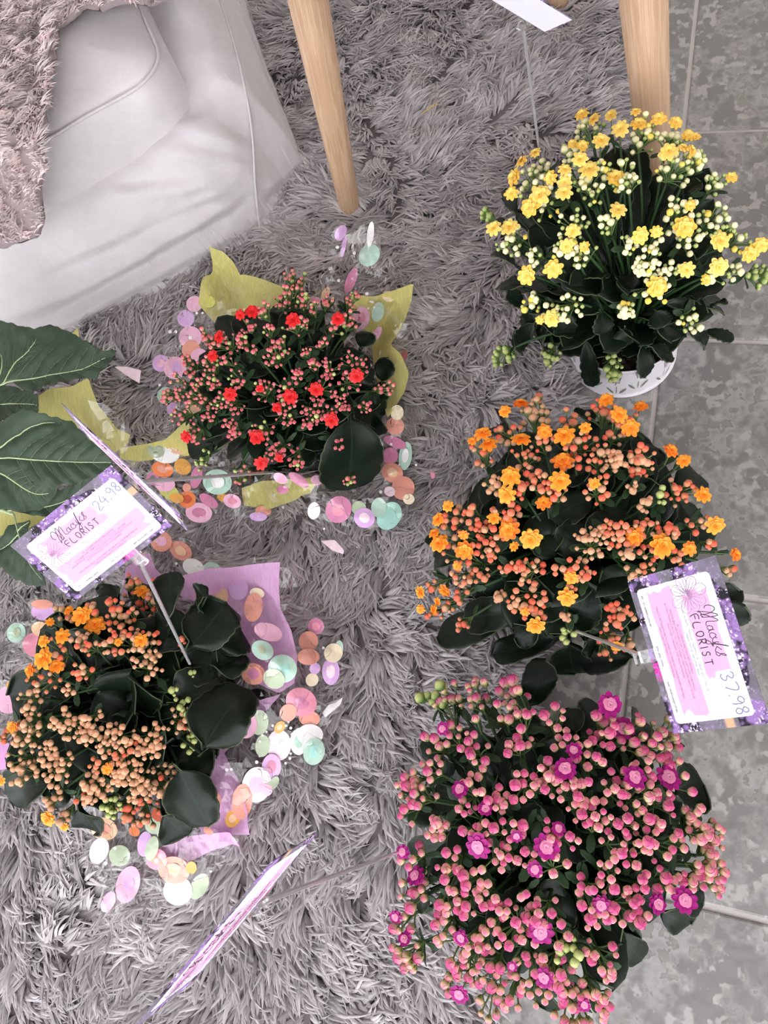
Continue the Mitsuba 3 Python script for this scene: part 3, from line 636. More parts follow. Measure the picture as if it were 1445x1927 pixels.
def yellow_plant():
    rng = np.random.default_rng(11)
    t = thing('flowering_plant', 'yellow kalanchoe in a white printed metal pot on the tiles by the table leg', 'potted plant')
    bx, by = P(1170, 663)[:2]; base = (bx, by, .08); c = Crop(880, 190, 0, 2.5575); d = Dome(.088, .646, .169, .154, .17, .13)
    # printed tin pot
    R0, R1, h = .0735, .0785, .088
    v, f = lathe([(0, .001), (R0 - .002, .001), (R0 + .001, .002), (R0 + .0022, .0045), (R0 + .001, .007), (R0 - .0005, .008), (R0, .012), (R1, h - .004), (R1 + .002, h - .003), (R1 + .0026, h), (R1 + .001, h + .002), (R1 - .001, h), (R1 - .003, h - .02), (R1 - .004, .07), (0, .07)], 72)
    add('pot', mikit.ply((v + [bx, by, 0], f), 'pot_enamel', 40), t, label='white enamelled tin pot with printed lavender sprigs')
    q, f = flat_sheet(sg.Point(0, 0).buffer(R1 - .0035, 24), .005); z = .074 + .008 * meshkit.fbm(np.column_stack([q * 150, q[:, :1] * 0]), 3, 2)
    add('soil', mikit.ply((np.column_stack([q + [bx, by], z]), f), 'petal', False, uv=puv('soil', meshkit.noise(np.column_stack([q * 420, q[:, :1] * 0])), .4)), t, label='dark potting soil')
    lav, gr = [], []
    def on(a, z): r = R0 + (R1 - R0) * z / h + .0005; return np.array([bx + r * math.cos(a), by + r * math.sin(a), z])
    def mark(dst, a, z, la, lz, ang):
        tt = np.array([[-1, 0], [-.4, .8], [.5, .7], [1, 0], [.5, -.7], [-.4, -.8]]) * [la, lz]; cs, sn = math.cos(ang), math.sin(ang)
        tt = tt @ np.array([[cs, sn], [-sn, cs]])
        dst.append((np.array([on(a + p[0] / R1, z + p[1]) for p in tt]), np.array([[0, 1, 2], [0, 2, 3], [0, 3, 4], [0, 4, 5]])))
    for k in range(14):
        a0 = k * 2 * math.pi / 14 + rng.uniform(-.05, .05); z0 = .046 + .012 * (k % 2); tilt = rng.uniform(-.25, .25)
        for i in range(7):
            for j in (-1, 0, 1):
                if abs(j) == 1 and i in (0, 6): continue
                mark(lav, a0 + (j * .0036 + (i - 3) * .0036 * tilt) / R1, z0 + i * .0042 + .001 * abs(j), .0019, .0010, .5 + .3 * rng.normal())
        for s in (-1, 1):
            mark(gr, a0 + s * .009 / R1, z0 - .022, .011, .0022, math.pi / 2 - s * .5)
        mark(gr, a0, z0 - .018, .014, .0007, math.pi / 2)
    add('lavender_print', mikit.ply(join(lav), 'ink_navy'), 'flowering_plant__pot'); add('leaf_print', mikit.ply(join(gr), 'ink_sage'), 'flowering_plant__pot')
    L = [(565, 1120, 600, 1392, 88, .125, .07), (830, 1150, 872, 1338, 92, .12, .085), (860, 1180, 1003, 1232, 80, .12, .09), (1050, 1090, 1190, 1172, 95), (1120, 1105, 1290, 1140, 62), (1080, 960, 1250, 1005, 75), (340, 1050, 195, 1215, 95), (270, 900, 125, 858, 95), (270, 1000, 200, 915, 80), (240, 800, 118, 702, 66), (235, 560, 182, 405, 70), (1030, 460, 1122, 382, 85),
         (500, 880, 668, 803, 95), (930, 975, 1112, 975, 60), (300, 990, 290, 1140, 110), (390, 1060, 320, 1198, 100), (640, 1000, 655, 1130, 110), (900, 1000, 940, 1090, 110), (730, 840, 800, 900, 120), (600, 930, 560, 1030, 120), (470, 980, 470, 1150, 110), (760, 1080, 745, 1180, 90), (190, 640, 130, 560, 60), (1000, 430, 960, 300, 60), (430, 430, 380, 330, 60), (1180, 980, 1250, 960, 50)]
    foliage(t, d, base, c, L, rng, (14, 18, 20), .14, .05, depth=.24, zf3=(.0, .04, .085))
    CL = [(580, 130, 70, 12), (840, 150, 70, 18), (1000, 170, 60, 12), (1010, 300, 90, 18), (1090, 280, 50, 14), (470, 245, 45, 9), (330, 310, 45, 8), (285, 370, 50, 9), (335, 450, 105, 16), (560, 360, 90, 18), (600, 440, 50, 10), (650, 320, 45, 7), (745, 335, 68, 20), (785, 395, 45, 8), (690, 585, 52, 9), (85, 545, 35, 9, 'green'), (200, 650, 80, 16), (495, 590, 72, 18), (470, 720, 70, 13), (565, 740, 60, 10), (325, 755, 45, 8), (302, 975, 42, 12), (480, 1005, 68, 16), (390, 1010, 45, 6), (1205, 382, 50, 11), (1030, 535, 88, 20), (1090, 665, 60, 12), (1190, 565, 65, 18), (1250, 640, 45, 8), (868, 770, 65, 22), (775, 690, 45, 8), (980, 815, 45, 9), (905, 895, 88, 16), (1205, 850, 48, 7), (1325, 680, 48, 8), (1310, 820, 42, 7), (1420, 845, 55, 16, 'green'), (770, 1012, 42, 12), (1092, 1062, 58, 14), (900, 685, 40, 5), (160, 1232, 45, 15, 'green'), (395, 1240, 42, 12, 'green'), (690, 1305, 55, 13, 'green'), (1270, 610, 20, 3)]
    BL = [(550, 85, 65), (608, 105, 70), (690, 85, 65), (735, 150, 85), (640, 208, 85), (797, 78, 55), (818, 128, 80), (907, 108, 75), (985, 125, 70), (1050, 180, 65), (1085, 185, 50), (957, 262, 95), (1020, 245, 55), (1058, 255, 60), (505, 222, 50), (558, 230, 60), (330, 265, 60), (265, 310, 75), (232, 380, 85), (218, 452, 70), (398, 383, 70), (355, 460, 105), (310, 515, 95), (470, 345, 65), (475, 400, 70), (470, 450, 80), (537, 300, 80), (585, 345, 100), (720, 378, 95), (718, 540, 85), (133, 620, 80), (208, 615, 90), (513, 630, 75), (482, 703, 80), (563, 705, 55), (288, 840, 95), (418, 808, 95), (1255, 380, 60), (1047, 610, 110), (1060, 515, 55), (822, 655, 85), (898, 635, 62), (1210, 675, 100), (1352, 735, 85), (1395, 695, 75), (1043, 815, 80), (1190, 800, 95), (1140, 858, 55), (903, 895, 105), (410, 1040, 90), (355, 1050, 45)]
    clusters(t, d, base, c, CL, BL, lambda g, r: 'ydeep' if g.random() < .10 else ('green' if r < .0032 else 'yellow'), lambda g: 'yellow' if g is None else ('gold' if g.random() < .55 else 'yellow'), 33, rng)
def _enamel(p, n, uv): return C3(*srgb(222, 218, 226))
plain('pot_enamel', srgb(222, 218, 226), .3); plain('ink_navy', srgb(40, 38, 66), .5); plain('ink_sage', srgb(108, 124, 104), .5)

def orange_plant():
    rng = np.random.default_rng(12)
    t = thing('flowering_plant', 'large orange kalanchoe on the tiles with a price card in front of it', 'potted plant')
    d = Dome(.001, .283, .182, .152, .14, .11); base = (.004, .262, .085); c = Crop(770, 730, 0, 2.1407)
    nursery_pot(t, base[0], base[1], .075, .10, 'black_plastic', .088)
    L = [(440, 940, 88, 992, 125, .10, .07), (500, 890, 195, 930, 130), (640, 1000, 312, 1070, 105, .10, .06), (640, 1010, 665, 1192, 165, .10, .06), (940, 1085, 640, 1100, 105, .12, .09), (740, 770, 655, 975, 150), (690, 530, 958, 470, 110), (480, 470, 203, 410, 135), (330, 580, 100, 500, 95), (220, 690, 62, 668, 105), (400, 230, 340, 140, 70), (725, 160, 705, 55, 80, .16, .14), (940, 320, 1010, 240, 95), (1060, 430, 1195, 320, 120), (1230, 870, 1328, 815, 90), (1260, 960, 1352, 880, 95), (860, 850, 788, 740, 120), (490, 560, 592, 655, 130), (500, 800, 615, 925, 120), (580, 670, 740, 570, 150), (760, 430, 560, 520, 120), (900, 500, 720, 590, 110), (1010, 560, 860, 640, 110), (420, 640, 330, 740, 100), (350, 300, 390, 400, 90), (990, 480, 1080, 520, 90), (560, 740, 480, 830, 110), (760, 900, 660, 950, 100), (700, 1010, 760, 1060, 90), (1150, 560, 1240, 610, 80), (560, 620, 500, 520, 120), (640, 330, 700, 370, 100), (120, 590, 100, 640, 80), (540, 980, 420, 1010, 90)]
    foliage(t, d, base, c, L, rng, (14, 14, 10), .14, .078, wide=1.2, wave=(.06, .17))
    CL = [(395, 165, 50, 10), (500, 112, 55, 14, 'tan'), (520, 65, 25, 3), (780, 100, 60, 14), (920, 100, 35, 3), (830, 165, 50, 8), (290, 255, 55, 8), (455, 270, 60, 12), (545, 230, 45, 7), (640, 130, 50, 7), (690, 210, 60, 13), (660, 265, 50, 8), (755, 270, 60, 14), (830, 290, 48, 14, 'tan'), (935, 290, 65, 22), (345, 390, 38, 9, 'tan'), (465, 310, 25, 3), (500, 350, 35, 4), (455, 410, 35, 6), (545, 405, 55, 17), (590, 430, 50, 9), (755, 395, 58, 13), (905, 400, 22, 5, 'tan'), (1110, 410, 60, 15), (250, 500, 25, 4), (385, 490, 58, 13), (185, 520, 48, 8), (150, 590, 48, 7), (270, 560, 38, 7), (330, 590, 55, 12), (270, 620, 48, 7), (325, 665, 35, 7), (150, 690, 30, 2), (260, 720, 60, 12), (215, 765, 48, 9), (295, 770, 18, 2), (390, 720, 30, 6), (480, 745, 55, 18), (735, 620, 72, 24, 'tan'), (825, 575, 60, 17), (855, 610, 28, 4), (970, 590, 70, 18), (1040, 570, 48, 13), (1060, 690, 48, 8), (970, 735, 45, 8), (965, 680, 40, 5), (1165, 540, 45, 7), (1220, 625, 25, 4), (1290, 740, 20, 3), (880, 670, 25, 6, 'tan'), (905, 750, 30, 8, 'tan'), (650, 720, 35, 6), (720, 760, 35, 7), (590, 735, 18, 2), (650, 800, 38, 7), (625, 920, 22, 5, 'tan'), (470, 860, 72, 21), (505, 920, 38, 5), (360, 845, 24, 6, 'tan'), (850, 930, 58, 16), (640, 1005, 30, 7, 'green'), (795, 1040, 52, 12), (890, 1045, 38, 5), (205, 955, 28, 6), (100, 800, 38, 5), (150, 880, 28, 5), (90, 930, 28, 4), (960, 470, 28, 6, 'tan'), (1020, 430, 28, 5, 'green'), (205, 830, 30, 5)]
    BL = [(390, 105, 55), (452, 75, 70), (790, 60, 65), (840, 118, 75), (885, 172, 75), (928, 88, 60), (300, 195, 75), (323, 238, 75), (258, 225, 40), (452, 218, 80), (545, 183, 65), (627, 202, 90), (708, 170, 50), (620, 303, 90), (607, 380, 85), (410, 363, 85), (395, 433, 80), (543, 468, 65), (745, 392, 48), (1050, 262, 65), (1098, 300, 60), (1170, 435, 70), (165, 478, 50), (127, 535, 65), (130, 630, 80), (110, 590, 50), (228, 658, 80), (225, 595, 45), (200, 715, 45), (345, 528, 55), (403, 572, 90), (492, 608, 90), (430, 637, 42), (905, 605, 80), (1012, 640, 100), (1118, 645, 60), (1217, 555, 75), (1300, 670, 60), (655, 760, 60), (638, 838, 80), (512, 950, 80), (470, 895, 42), (830, 1030, 48), (55, 818, 55), (152, 812, 60), (110, 888, 50), (55, 885, 40), (125, 855, 40)]
    clusters(t, d, base, c, CL, BL, lambda g, r: 'coral' if g.random() < .34 else 'tan' if g.random() < .35 else 'orange', lambda g: 'orange' if g is None or g.random() < .6 else 'deep', 30, rng)

def red_plant():
    rng = np.random.default_rng(13)
    t = thing('flowering_plant', 'red kalanchoe wrapped in yellow-green tissue and dotted clear film on the rug', 'potted plant')
    d = Dome(-.393, .54, .17, .152, .13, .10); base = (-.365, .50, .085); c = Crop(280, 400, 0, 2.779)
    nursery_pot(t, base[0], base[1], .075, .10, 'black_plastic', .088)
    L = [(1040, 1020, 1085, 1500, 350, .15, .09), (1020, 1000, 1240, 1060, 170), (1220, 900, 1242, 758, 108), (1060, 745, 770, 735, 105), (1110, 720, 1150, 610, 110), (960, 690, 1010, 590, 90), (850, 700, 865, 500, 110), (660, 840, 470, 760, 160), (690, 690, 560, 570, 60), (1010, 1165, 785, 1190, 130), (420, 1170, 172, 1255, 120), (720, 1320, 420, 1400, 90, .11, .09), (830, 1330, 650, 1335, 80), (1200, 980, 1240, 900, 110), (1000, 1000, 1010, 1130, 140), (560, 1000, 480, 1100, 120), (820, 950, 760, 1060, 120), (700, 1110, 560, 1090, 100), (1160, 1050, 1200, 1180, 130), (280, 860, 200, 1000, 80), (330, 840, 280, 860, 80), (880, 1240, 770, 1300, 110), (340, 1200, 300, 1270, 90), (900, 820, 760, 860, 110), (520, 880, 640, 960, 110), (1080, 820, 1180, 860, 90)]
    foliage(t, d, base, c, L, rng, (13, 14, 12), .13, .055)
    CL = [(740, 345, 45, 10), (803, 368, 25, 6), (735, 425, 75, 18), (805, 455, 35, 9), (868, 490, 30, 7), (935, 455, 35, 9), (1065, 455, 45, 12), (690, 450, 40, 8), (600, 510, 40, 10), (510, 590, 40, 9), (760, 575, 70, 10), (820, 570, 30, 7), (1045, 565, 45, 12), (970, 590, 50, 8), (630, 620, 35, 8), (685, 680, 60, 14), (660, 745, 60, 14), (905, 672, 28, 6), (828, 740, 28, 7), (380, 690, 75, 18), (310, 650, 40, 10), (490, 670, 45, 12), (310, 800, 50, 14), (205, 795, 45, 12, 'red'), (410, 780, 40, 5), (770, 840, 35, 9), (945, 815, 55, 16), (865, 790, 35, 9), (1085, 790, 78, 20), (1060, 885, 60, 10), (460, 870, 45, 12), (330, 890, 40, 10), (240, 880, 35, 8), (160, 880, 35, 8), (95, 965, 40, 12), (235, 975, 62, 20), (380, 960, 50, 10), (590, 930, 58, 14), (365, 1015, 35, 8), (440, 1000, 55, 11), (720, 920, 70, 16), (700, 1015, 75, 18), (890, 930, 70, 10), (1240, 925, 45, 13), (990, 970, 35, 9), (1015, 1020, 35, 10), (1135, 1010, 35, 9, 'red'), (305, 1065, 38, 9), (160, 1060, 50, 12), (870, 1040, 70, 20), (830, 1110, 32, 8), (950, 1060, 48, 7), (410, 1100, 32, 8), (440, 1150, 38, 11), (225, 1160, 55, 13), (730, 1080, 32, 7), (590, 1150, 70, 14), (690, 1245, 60, 15), (640, 1270, 45, 7), (780, 1300, 45, 12), (985, 1215, 32, 8), (950, 1310, 38, 10), (1105, 1300, 30, 7), (1040, 1385, 38, 9), (280, 1310, 42, 9, 'green'), (480, 1380, 45, 10), (150, 950, 30, 7), (540, 720, 26, 5)]
    BL = [(545, 530, 75), (487, 545, 55), (758, 572, 85), (987, 565, 72), (378, 655, 68), (343, 757, 65), (432, 950, 76), (587, 925, 45), (742, 963, 85), (672, 1025, 55), (877, 925, 80), (1082, 858, 80), (952, 1085, 82), (205, 1168, 65), (570, 1172, 82), (592, 1305, 75), (685, 1280, 52)]
    clusters(t, d, base, c, CL, BL, lambda g, r: 'green' if g.random() < .10 else 'red', lambda g: 'red', 24, rng, bracts=(2, 6))
    return t

def bundle_plant():
    rng = np.random.default_rng(14)
    t = thing('flowering_plant', 'orange kalanchoe wrapped in pink tissue and dotted clear film at the left', 'potted plant')
    d = Dome(-.625, .09, .15, .155, .13, .10); base = (-.585, .088, .085); c = Crop(0, 1030, 0, 2.1894)
    nursery_pot(t, base[0], base[1], .075, .10, 'black_plastic', .088)
    L = [(700, 640, 905, 575, 170, .15, .15), (740, 720, 950, 715, 150, .14, .13), (690, 900, 890, 830, 150, .14, .12), (620, 430, 770, 290, 150, .15, .16), (700, 480, 900, 470, 150, .14, .14), (690, 960, 820, 1040, 130, .12, .11), (820, 860, 1015, 540, 210, .17, .16), (730, 880, 850, 1168, 165, .15, .12), (560, 690, 400, 600, 130), (640, 640, 885, 440, 140), (770, 430, 935, 225, 190, .17, .15), (700, 330, 690, 85, 95, .17, .16), (250, 340, 225, 250, 95), (370, 560, 118, 590, 115), (250, 960, -5, 1010, 130), (330, 1050, 385, 1195, 100), (660, 1080, 775, 1200, 120, .12, .10), (540, 780, 475, 690, 120), (1000, 640, 1095, 608, 60), (820, 650, 800, 525, 70), (320, 970, 205, 1010, 110), (880, 420, 1000, 330, 150, .14, .12), (860, 500, 1010, 440, 140, .14, .11), (640, 700, 560, 590, 130), (760, 820, 860, 900, 150), (640, 880, 700, 960, 130), (450, 1000, 380, 1060, 100), (300, 660, 150, 690, 90), (120, 860, 30, 850, 90), (480, 340, 420, 430, 120), (340, 470, 240, 560, 110), (560, 240, 620, 140, 110), (700, 560, 690, 450, 140), (680, 1000, 790, 1050, 140), (560, 1040, 520, 1110, 100), (420, 760, 330, 850, 110), (900, 640, 960, 560, 130), (500, 560, 420, 500, 100), (860, 200, 800, 215, 90, .17, .16), (400, 180, 470, 200, 70), (840, 1000, 870, 880, 100)]
    foliage(t, d, base, c, L, rng, (15, 15, 11), .155, .085, wide=1.4, wave=(.11, .24))
    CL = [(600, 180, 75, 15), (545, 150, 38, 6), (630, 225, 45, 7), (270, 250, 45, 6), (380, 260, 48, 8), (470, 260, 58, 13), (540, 270, 28, 6), (330, 385, 45, 11, 'tan'), (360, 420, 35, 6), (225, 420, 48, 7), (470, 380, 60, 15), (540, 380, 58, 12), (610, 370, 45, 7), (600, 420, 58, 11, 'tan'), (610, 480, 60, 15, 'tan'), (760, 310, 35, 7, 'tan'), (750, 390, 32, 5), (175, 540, 58, 9), (340, 500, 40, 8), (110, 530, 25, 3), (280, 595, 28, 5, 'tan'), (120, 620, 35, 8, 'tan'), (120, 690, 45, 10, 'tan'), (90, 800, 60, 14, 'tan'), (130, 740, 35, 6, 'tan'), (20, 760, 40, 9), (265, 725, 62, 20, 'tan'), (370, 700, 38, 8, 'tan'), (365, 770, 50, 15, 'tan'), (190, 860, 50, 14, 'tan'), (235, 930, 58, 12, 'tan'), (265, 890, 35, 6, 'tan'), (490, 780, 60, 17, 'tan'), (440, 830, 50, 11, 'tan'), (500, 850, 55, 11), (420, 910, 50, 9), (520, 920, 58, 19, 'tan'), (495, 960, 38, 8, 'tan'), (640, 800, 70, 23, 'tan'), (580, 850, 28, 6, 'tan'), (760, 710, 58, 12, 'tan'), (755, 660, 35, 6, 'green'), (770, 735, 28, 3, 'coral'), (780, 800, 50, 12, 'green'), (375, 1000, 68, 25, 'tan'), (340, 1030, 38, 5), (590, 980, 58, 14, 'tan'), (670, 970, 68, 20, 'tan'), (560, 1020, 38, 8, 'tan'), (460, 1080, 48, 12, 'green'), (530, 1090, 55, 12), (600, 1110, 55, 12), (70, 890, 48, 8, 'tan'), (100, 940, 48, 13, 'tan'), (215, 1045, 35, 6, 'tan'), (270, 1110, 28, 5, 'tan'), (720, 585, 22, 3, 'green'), (785, 530, 20, 3, 'green'), (650, 806, 16, 1, 'coral'), (665, 962, 14, 1, 'coral')]
    BL = [(345, 290, 85), (400, 330, 90), (585, 190, 65), (290, 268, 45), (215, 312, 38), (725, 345, 75), (580, 388, 60), (190, 392, 55), (260, 370, 65), (195, 462, 92), (247, 492, 70), (130, 510, 60), (490, 395, 36), (55, 738, 55), (15, 955, 45), (443, 908, 50), (215, 1105, 65), (275, 1138, 42)]
    clusters(t, d, base, c, CL, BL, lambda g, r: 'coral' if g.random() < .3 else 'tan' if g.random() < .5 else 'orange', lambda g: 'orange' if g is None or g.random() < .7 else 'deep', 29, rng)
    return t

def magenta_plant():
    rng = np.random.default_rng(15)
    t = thing('flowering_plant', 'magenta and pink kalanchoe on the tiles at the lower right', 'potted plant')
    d = Dome(-.05, -.068, .175, .17, .14, .11); base = (-.045, -.068, .085); c = Crop(720, 1230, 0, 1.9931)
    nursery_pot(t, base[0], base[1], .075, .10, 'black_plastic', .088)
    L = [(545, 215, 612, 30, 118, .12, .15), (735, 330, 830, 190, 150), (925, 340, 1000, 228, 130), (725, 310, 700, 200, 90), (1085, 530, 1212, 490, 175, .12, .12), (1030, 950, 1175, 1040, 110, .09, .07), (1085, 890, 1208, 950, 105), (870, 1030, 985, 1170, 105, .1, .07), (820, 1000, 905, 1165, 100, .1, .08), (610, 1210, 560, 1350, 165, .1, .07), (430, 560, 605, 620, 95), (660, 850, 700, 1060, 85), (300, 700, 78, 775, 115, .12, .09), (240, 320, 138, 380, 85), (230, 600, 108, 600, 95), (420, 1060, 395, 1195, 90), (760, 1060, 880, 1110, 110), (560, 330, 540, 230, 100), (480, 430, 550, 360, 100), (600, 560, 640, 660, 110), (720, 640, 740, 780, 110), (660, 960, 620, 860, 100), (420, 860, 330, 960, 100), (180, 880, 110, 960, 80), (880, 470, 960, 380, 110), (1000, 620, 1080, 640, 100), (900, 820, 980, 900, 110), (180, 460, 250, 420, 80), (300, 420, 420, 460, 90), (520, 720, 420, 780, 110), (540, 880, 480, 960, 100), (800, 720, 880, 690, 90), (350, 1130, 420, 1090, 80)]
    foliage(t, d, base, c, L, rng, (13, 13, 11), .13, .06)
    CL = [(235, 130, 50, 9), (225, 140, 40, 5, 'green'), (165, 165, 28, 4, 'green'), (245, 205, 50, 7), (350, 115, 38, 5), (345, 170, 48, 8), (390, 135, 28, 3), (490, 130, 58, 13), (460, 215, 50, 7), (540, 250, 38, 6), (520, 170, 38, 5), (190, 320, 55, 9), (250, 300, 42, 7), (330, 340, 55, 10), (345, 260, 18, 2, 'cream'), (505, 300, 45, 8), (495, 365, 38, 5), (640, 250, 60, 12), (110, 460, 58, 10), (190, 440, 38, 8), (85, 500, 38, 5), (130, 540, 50, 11), (95, 595, 45, 8), (190, 640, 45, 12, 'cream'), (340, 420, 45, 9), (310, 530, 55, 11), (400, 540, 60, 13), (350, 610, 48, 8), (440, 560, 22, 4), (335, 665, 42, 7), (560, 440, 55, 9), (520, 500, 55, 9), (610, 450, 48, 7), (640, 480, 48, 7), (690, 330, 50, 9), (760, 380, 50, 6), (690, 500, 48, 7), (750, 520, 50, 12), (760, 575, 58, 13), (820, 400, 22, 3), (830, 250, 55, 9), (850, 320, 55, 9), (930, 260, 42, 7), (950, 320, 48, 9), (1000, 340, 50, 9), (1065, 285, 50, 10, 'cream'), (1110, 320, 28, 4), (900, 430, 48, 7), (870, 520, 50, 9), (960, 540, 60, 11), (1000, 430, 45, 7), (1090, 420, 58, 9), (1110, 490, 58, 9), (1020, 500, 48, 7), (1050, 570, 52, 8), (820, 620, 52, 8), (800, 660, 38, 5), (900, 640, 60, 9), (1000, 610, 60, 11), (1030, 700, 70, 13), (1100, 710, 38, 6), (870, 730, 48, 7), (930, 760, 70, 13), (980, 710, 48, 7), (1180, 600, 38, 8, 'cream'), (1190, 680, 45, 10, 'cream'), (1245, 680, 52, 14, 'cream'), (1230, 750, 22, 4, 'cream'), (1200, 800, 48, 9), (1245, 820, 48, 9), (1190, 870, 42, 8), (1240, 870, 38, 6), (430, 690, 60, 9), (400, 770, 60, 9), (470, 740, 48, 9), (520, 650, 38, 6), (560, 720, 38, 5), (600, 660, 48, 7), (690, 690, 48, 8), (640, 800, 60, 8), (560, 790, 28, 3), (100, 760, 50, 8), (90, 870, 48, 8), (110, 930, 52, 8), (60, 1000, 45, 7), (260, 780, 50, 9), (320, 850, 52, 9), (240, 840, 48, 7), (220, 910, 38, 6), (290, 930, 60, 11), (265, 970, 38, 6), (400, 915, 50, 12), (540, 905, 22, 3), (450, 950, 28, 4), (880, 860, 58, 9), (830, 800, 38, 5), (790, 880, 38, 5), (770, 910, 55, 9), (800, 990, 60, 11), (880, 950, 60, 11), (960, 990, 55, 9), (980, 860, 38, 4), (940, 920, 38, 4), (1060, 860, 58, 9), (1130, 850, 38, 6), (630, 970, 60, 11), (560, 990, 48, 7), (650, 1080, 58, 8), (540, 1080, 38, 5), (480, 1030, 78, 17), (420, 1010, 48, 8), (220, 1030, 45, 9), (260, 1110, 58, 11), (340, 1080, 58, 9), (330, 1140, 48, 8), (370, 1080, 38, 5), (300, 1190, 48, 8), (85, 1130, 60, 14), (430, 1210, 68, 13), (480, 1280, 60, 11), (400, 1330, 60, 11), (310, 1250, 60, 10), (230, 1240, 38, 6), (560, 1270, 60, 11), (540, 1180, 60, 11), (650, 1180, 60, 11), (600, 1200, 48, 6), (700, 1130, 50, 12, 'green'), (810, 1160, 68, 15), (850, 1210, 28, 5), (690, 1260, 58, 9), (780, 1280, 58, 11), (700, 1350, 68, 13), (810, 1330, 58, 11), (740, 1380, 48, 8), (650, 1240, 38, 6)]
    BL = [(850, 203, 95), (897, 290, 85), (718, 370, 60), (690, 438, 85), (935, 468, 85), (1068, 468, 95), (297, 512, 65), (390, 583, 55), (367, 722, 95), (620, 732, 95), (137, 835, 75), (823, 943, 70), (1013, 928, 75), (1110, 915, 90), (597, 1040, 95), (605, 1205, 75), (293, 1262, 70), (95, 1070, 55), (60, 985, 50), (570, 805, 60), (660, 660, 55), (300, 1060, 55), (505, 683, 45), (232, 290, 50), (85, 745, 55), (750, 1300, 50), (490, 1165, 40)]
    clusters(t, d, base, c, CL, BL, lambda g, r: 'cream' if (r < .0052 and g.random() < .7) or g.random() < .12 else 'pink', lambda g: 'magenta', 39, rng, shrink=.68)
yellow_plant(); orange_plant(); RED = red_plant(); BUNDLE = bundle_plant(); magenta_plant()
# ------------------------------------------------------------------ tissue paper, clear film with printed dots, the big-leaved plant
def thin(name, c, trans=0.7, rough=0.6, fn=None):
    scene[name] = {'type': 'principledthin', 'base_color': mikit.proc(fn) if fn else rgb(*c), 'roughness': rough, 'diff_trans': trans, 'spec_trans': 0.0, 'eta': 1.3}
def _fibres(c):
    c = srgb(*c)
    def fn(p, n, uv):
        f = mikit.noise(p.x * 900 + 30 * p.y, p.y * 70, p.z * 200); g = mikit.fbm(p.x * 40, p.y * 40, p.z * 40, 3)
        return C3(*c) * (0.80 + 0.22 * f + 0.16 * g)
    return fn
thin('green_tissue', None, .8, .7, _fibres((226, 220, 142))); thin('pink_tissue', None, .8, .7, _fibres((234, 186, 230)))
scene['clear_film'] = {'type': 'thindielectric', 'int_ior': 1.42}
DOTC = dict(pink=(236, 182, 208), lilac=(214, 172, 222), salmon=(228, 158, 140), peach=(238, 196, 160), mint=(182, 214, 198), sage=(178, 192, 164), white=(246, 246, 246), orange=(234, 134, 84), mauve=(206, 130, 164),
            cream=(244, 230, 200), gold=(226, 166, 84), chart=(200, 202, 116), aqua=(168, 218, 206), rose=(226, 146, 168), blush=(248, 224, 236), rust=(200, 90, 64), slate=(120, 120, 118))
for k, c in DOTC.items(): scene['dot_' + k] = {'type': 'twosided', 'b': {'type': 'principled', 'base_color': rgb(*srgb(*c)), 'roughness': .3, 'specular': .5}}

class Drape:
    """a height over the floor through given points, with creases"""
    def __init__(s, pts, amp, seed, freq=22, ridge=True):
        p = np.asarray(pts, float); s.f = RBFInterpolator(p[:, :2], p[:, 2], smoothing=1e-5); s.amp, s.seed, s.q, s.ridge = amp, seed, freq, ridge
        s.lo, s.hi = p[:, 2].min(), p[:, 2].max()
    def __call__(s, q):
        q = np.asarray(q, float)[:, :2]; n = np.column_stack([q * s.q, np.zeros(len(q))])
        w = meshkit.noise(n, s.seed) - .5
        if s.ridge: w = np.abs(w) * -1.6 + .3 + 0.7 * (meshkit.noise(n * 2.3, s.seed + 1) - .5)
        return np.clip(s.f(q), s.lo - .01, s.hi + .02) + s.amp * w
def world(crop, pts): return np.array([P(*crop(p), p[2]) for p in pts])
def sheet_part(name, root, crop, outline, mat, amp=.004, seed=1, step=.006, freq=22, inner=(), smooth=True, ridge=False, label=None, drape=None):
    w = world(crop, outline); z = drape or Drape(np.vstack([w] + ([world(crop, inner)] if len(inner) else [])), amp, seed, freq, ridge)
    q, f = flat_sheet(sg.Polygon(w[:, :2]), step)
    return add(name, mikit.ply((np.column_stack([q, z(q)]), f), mat, smooth), root, label=label), z
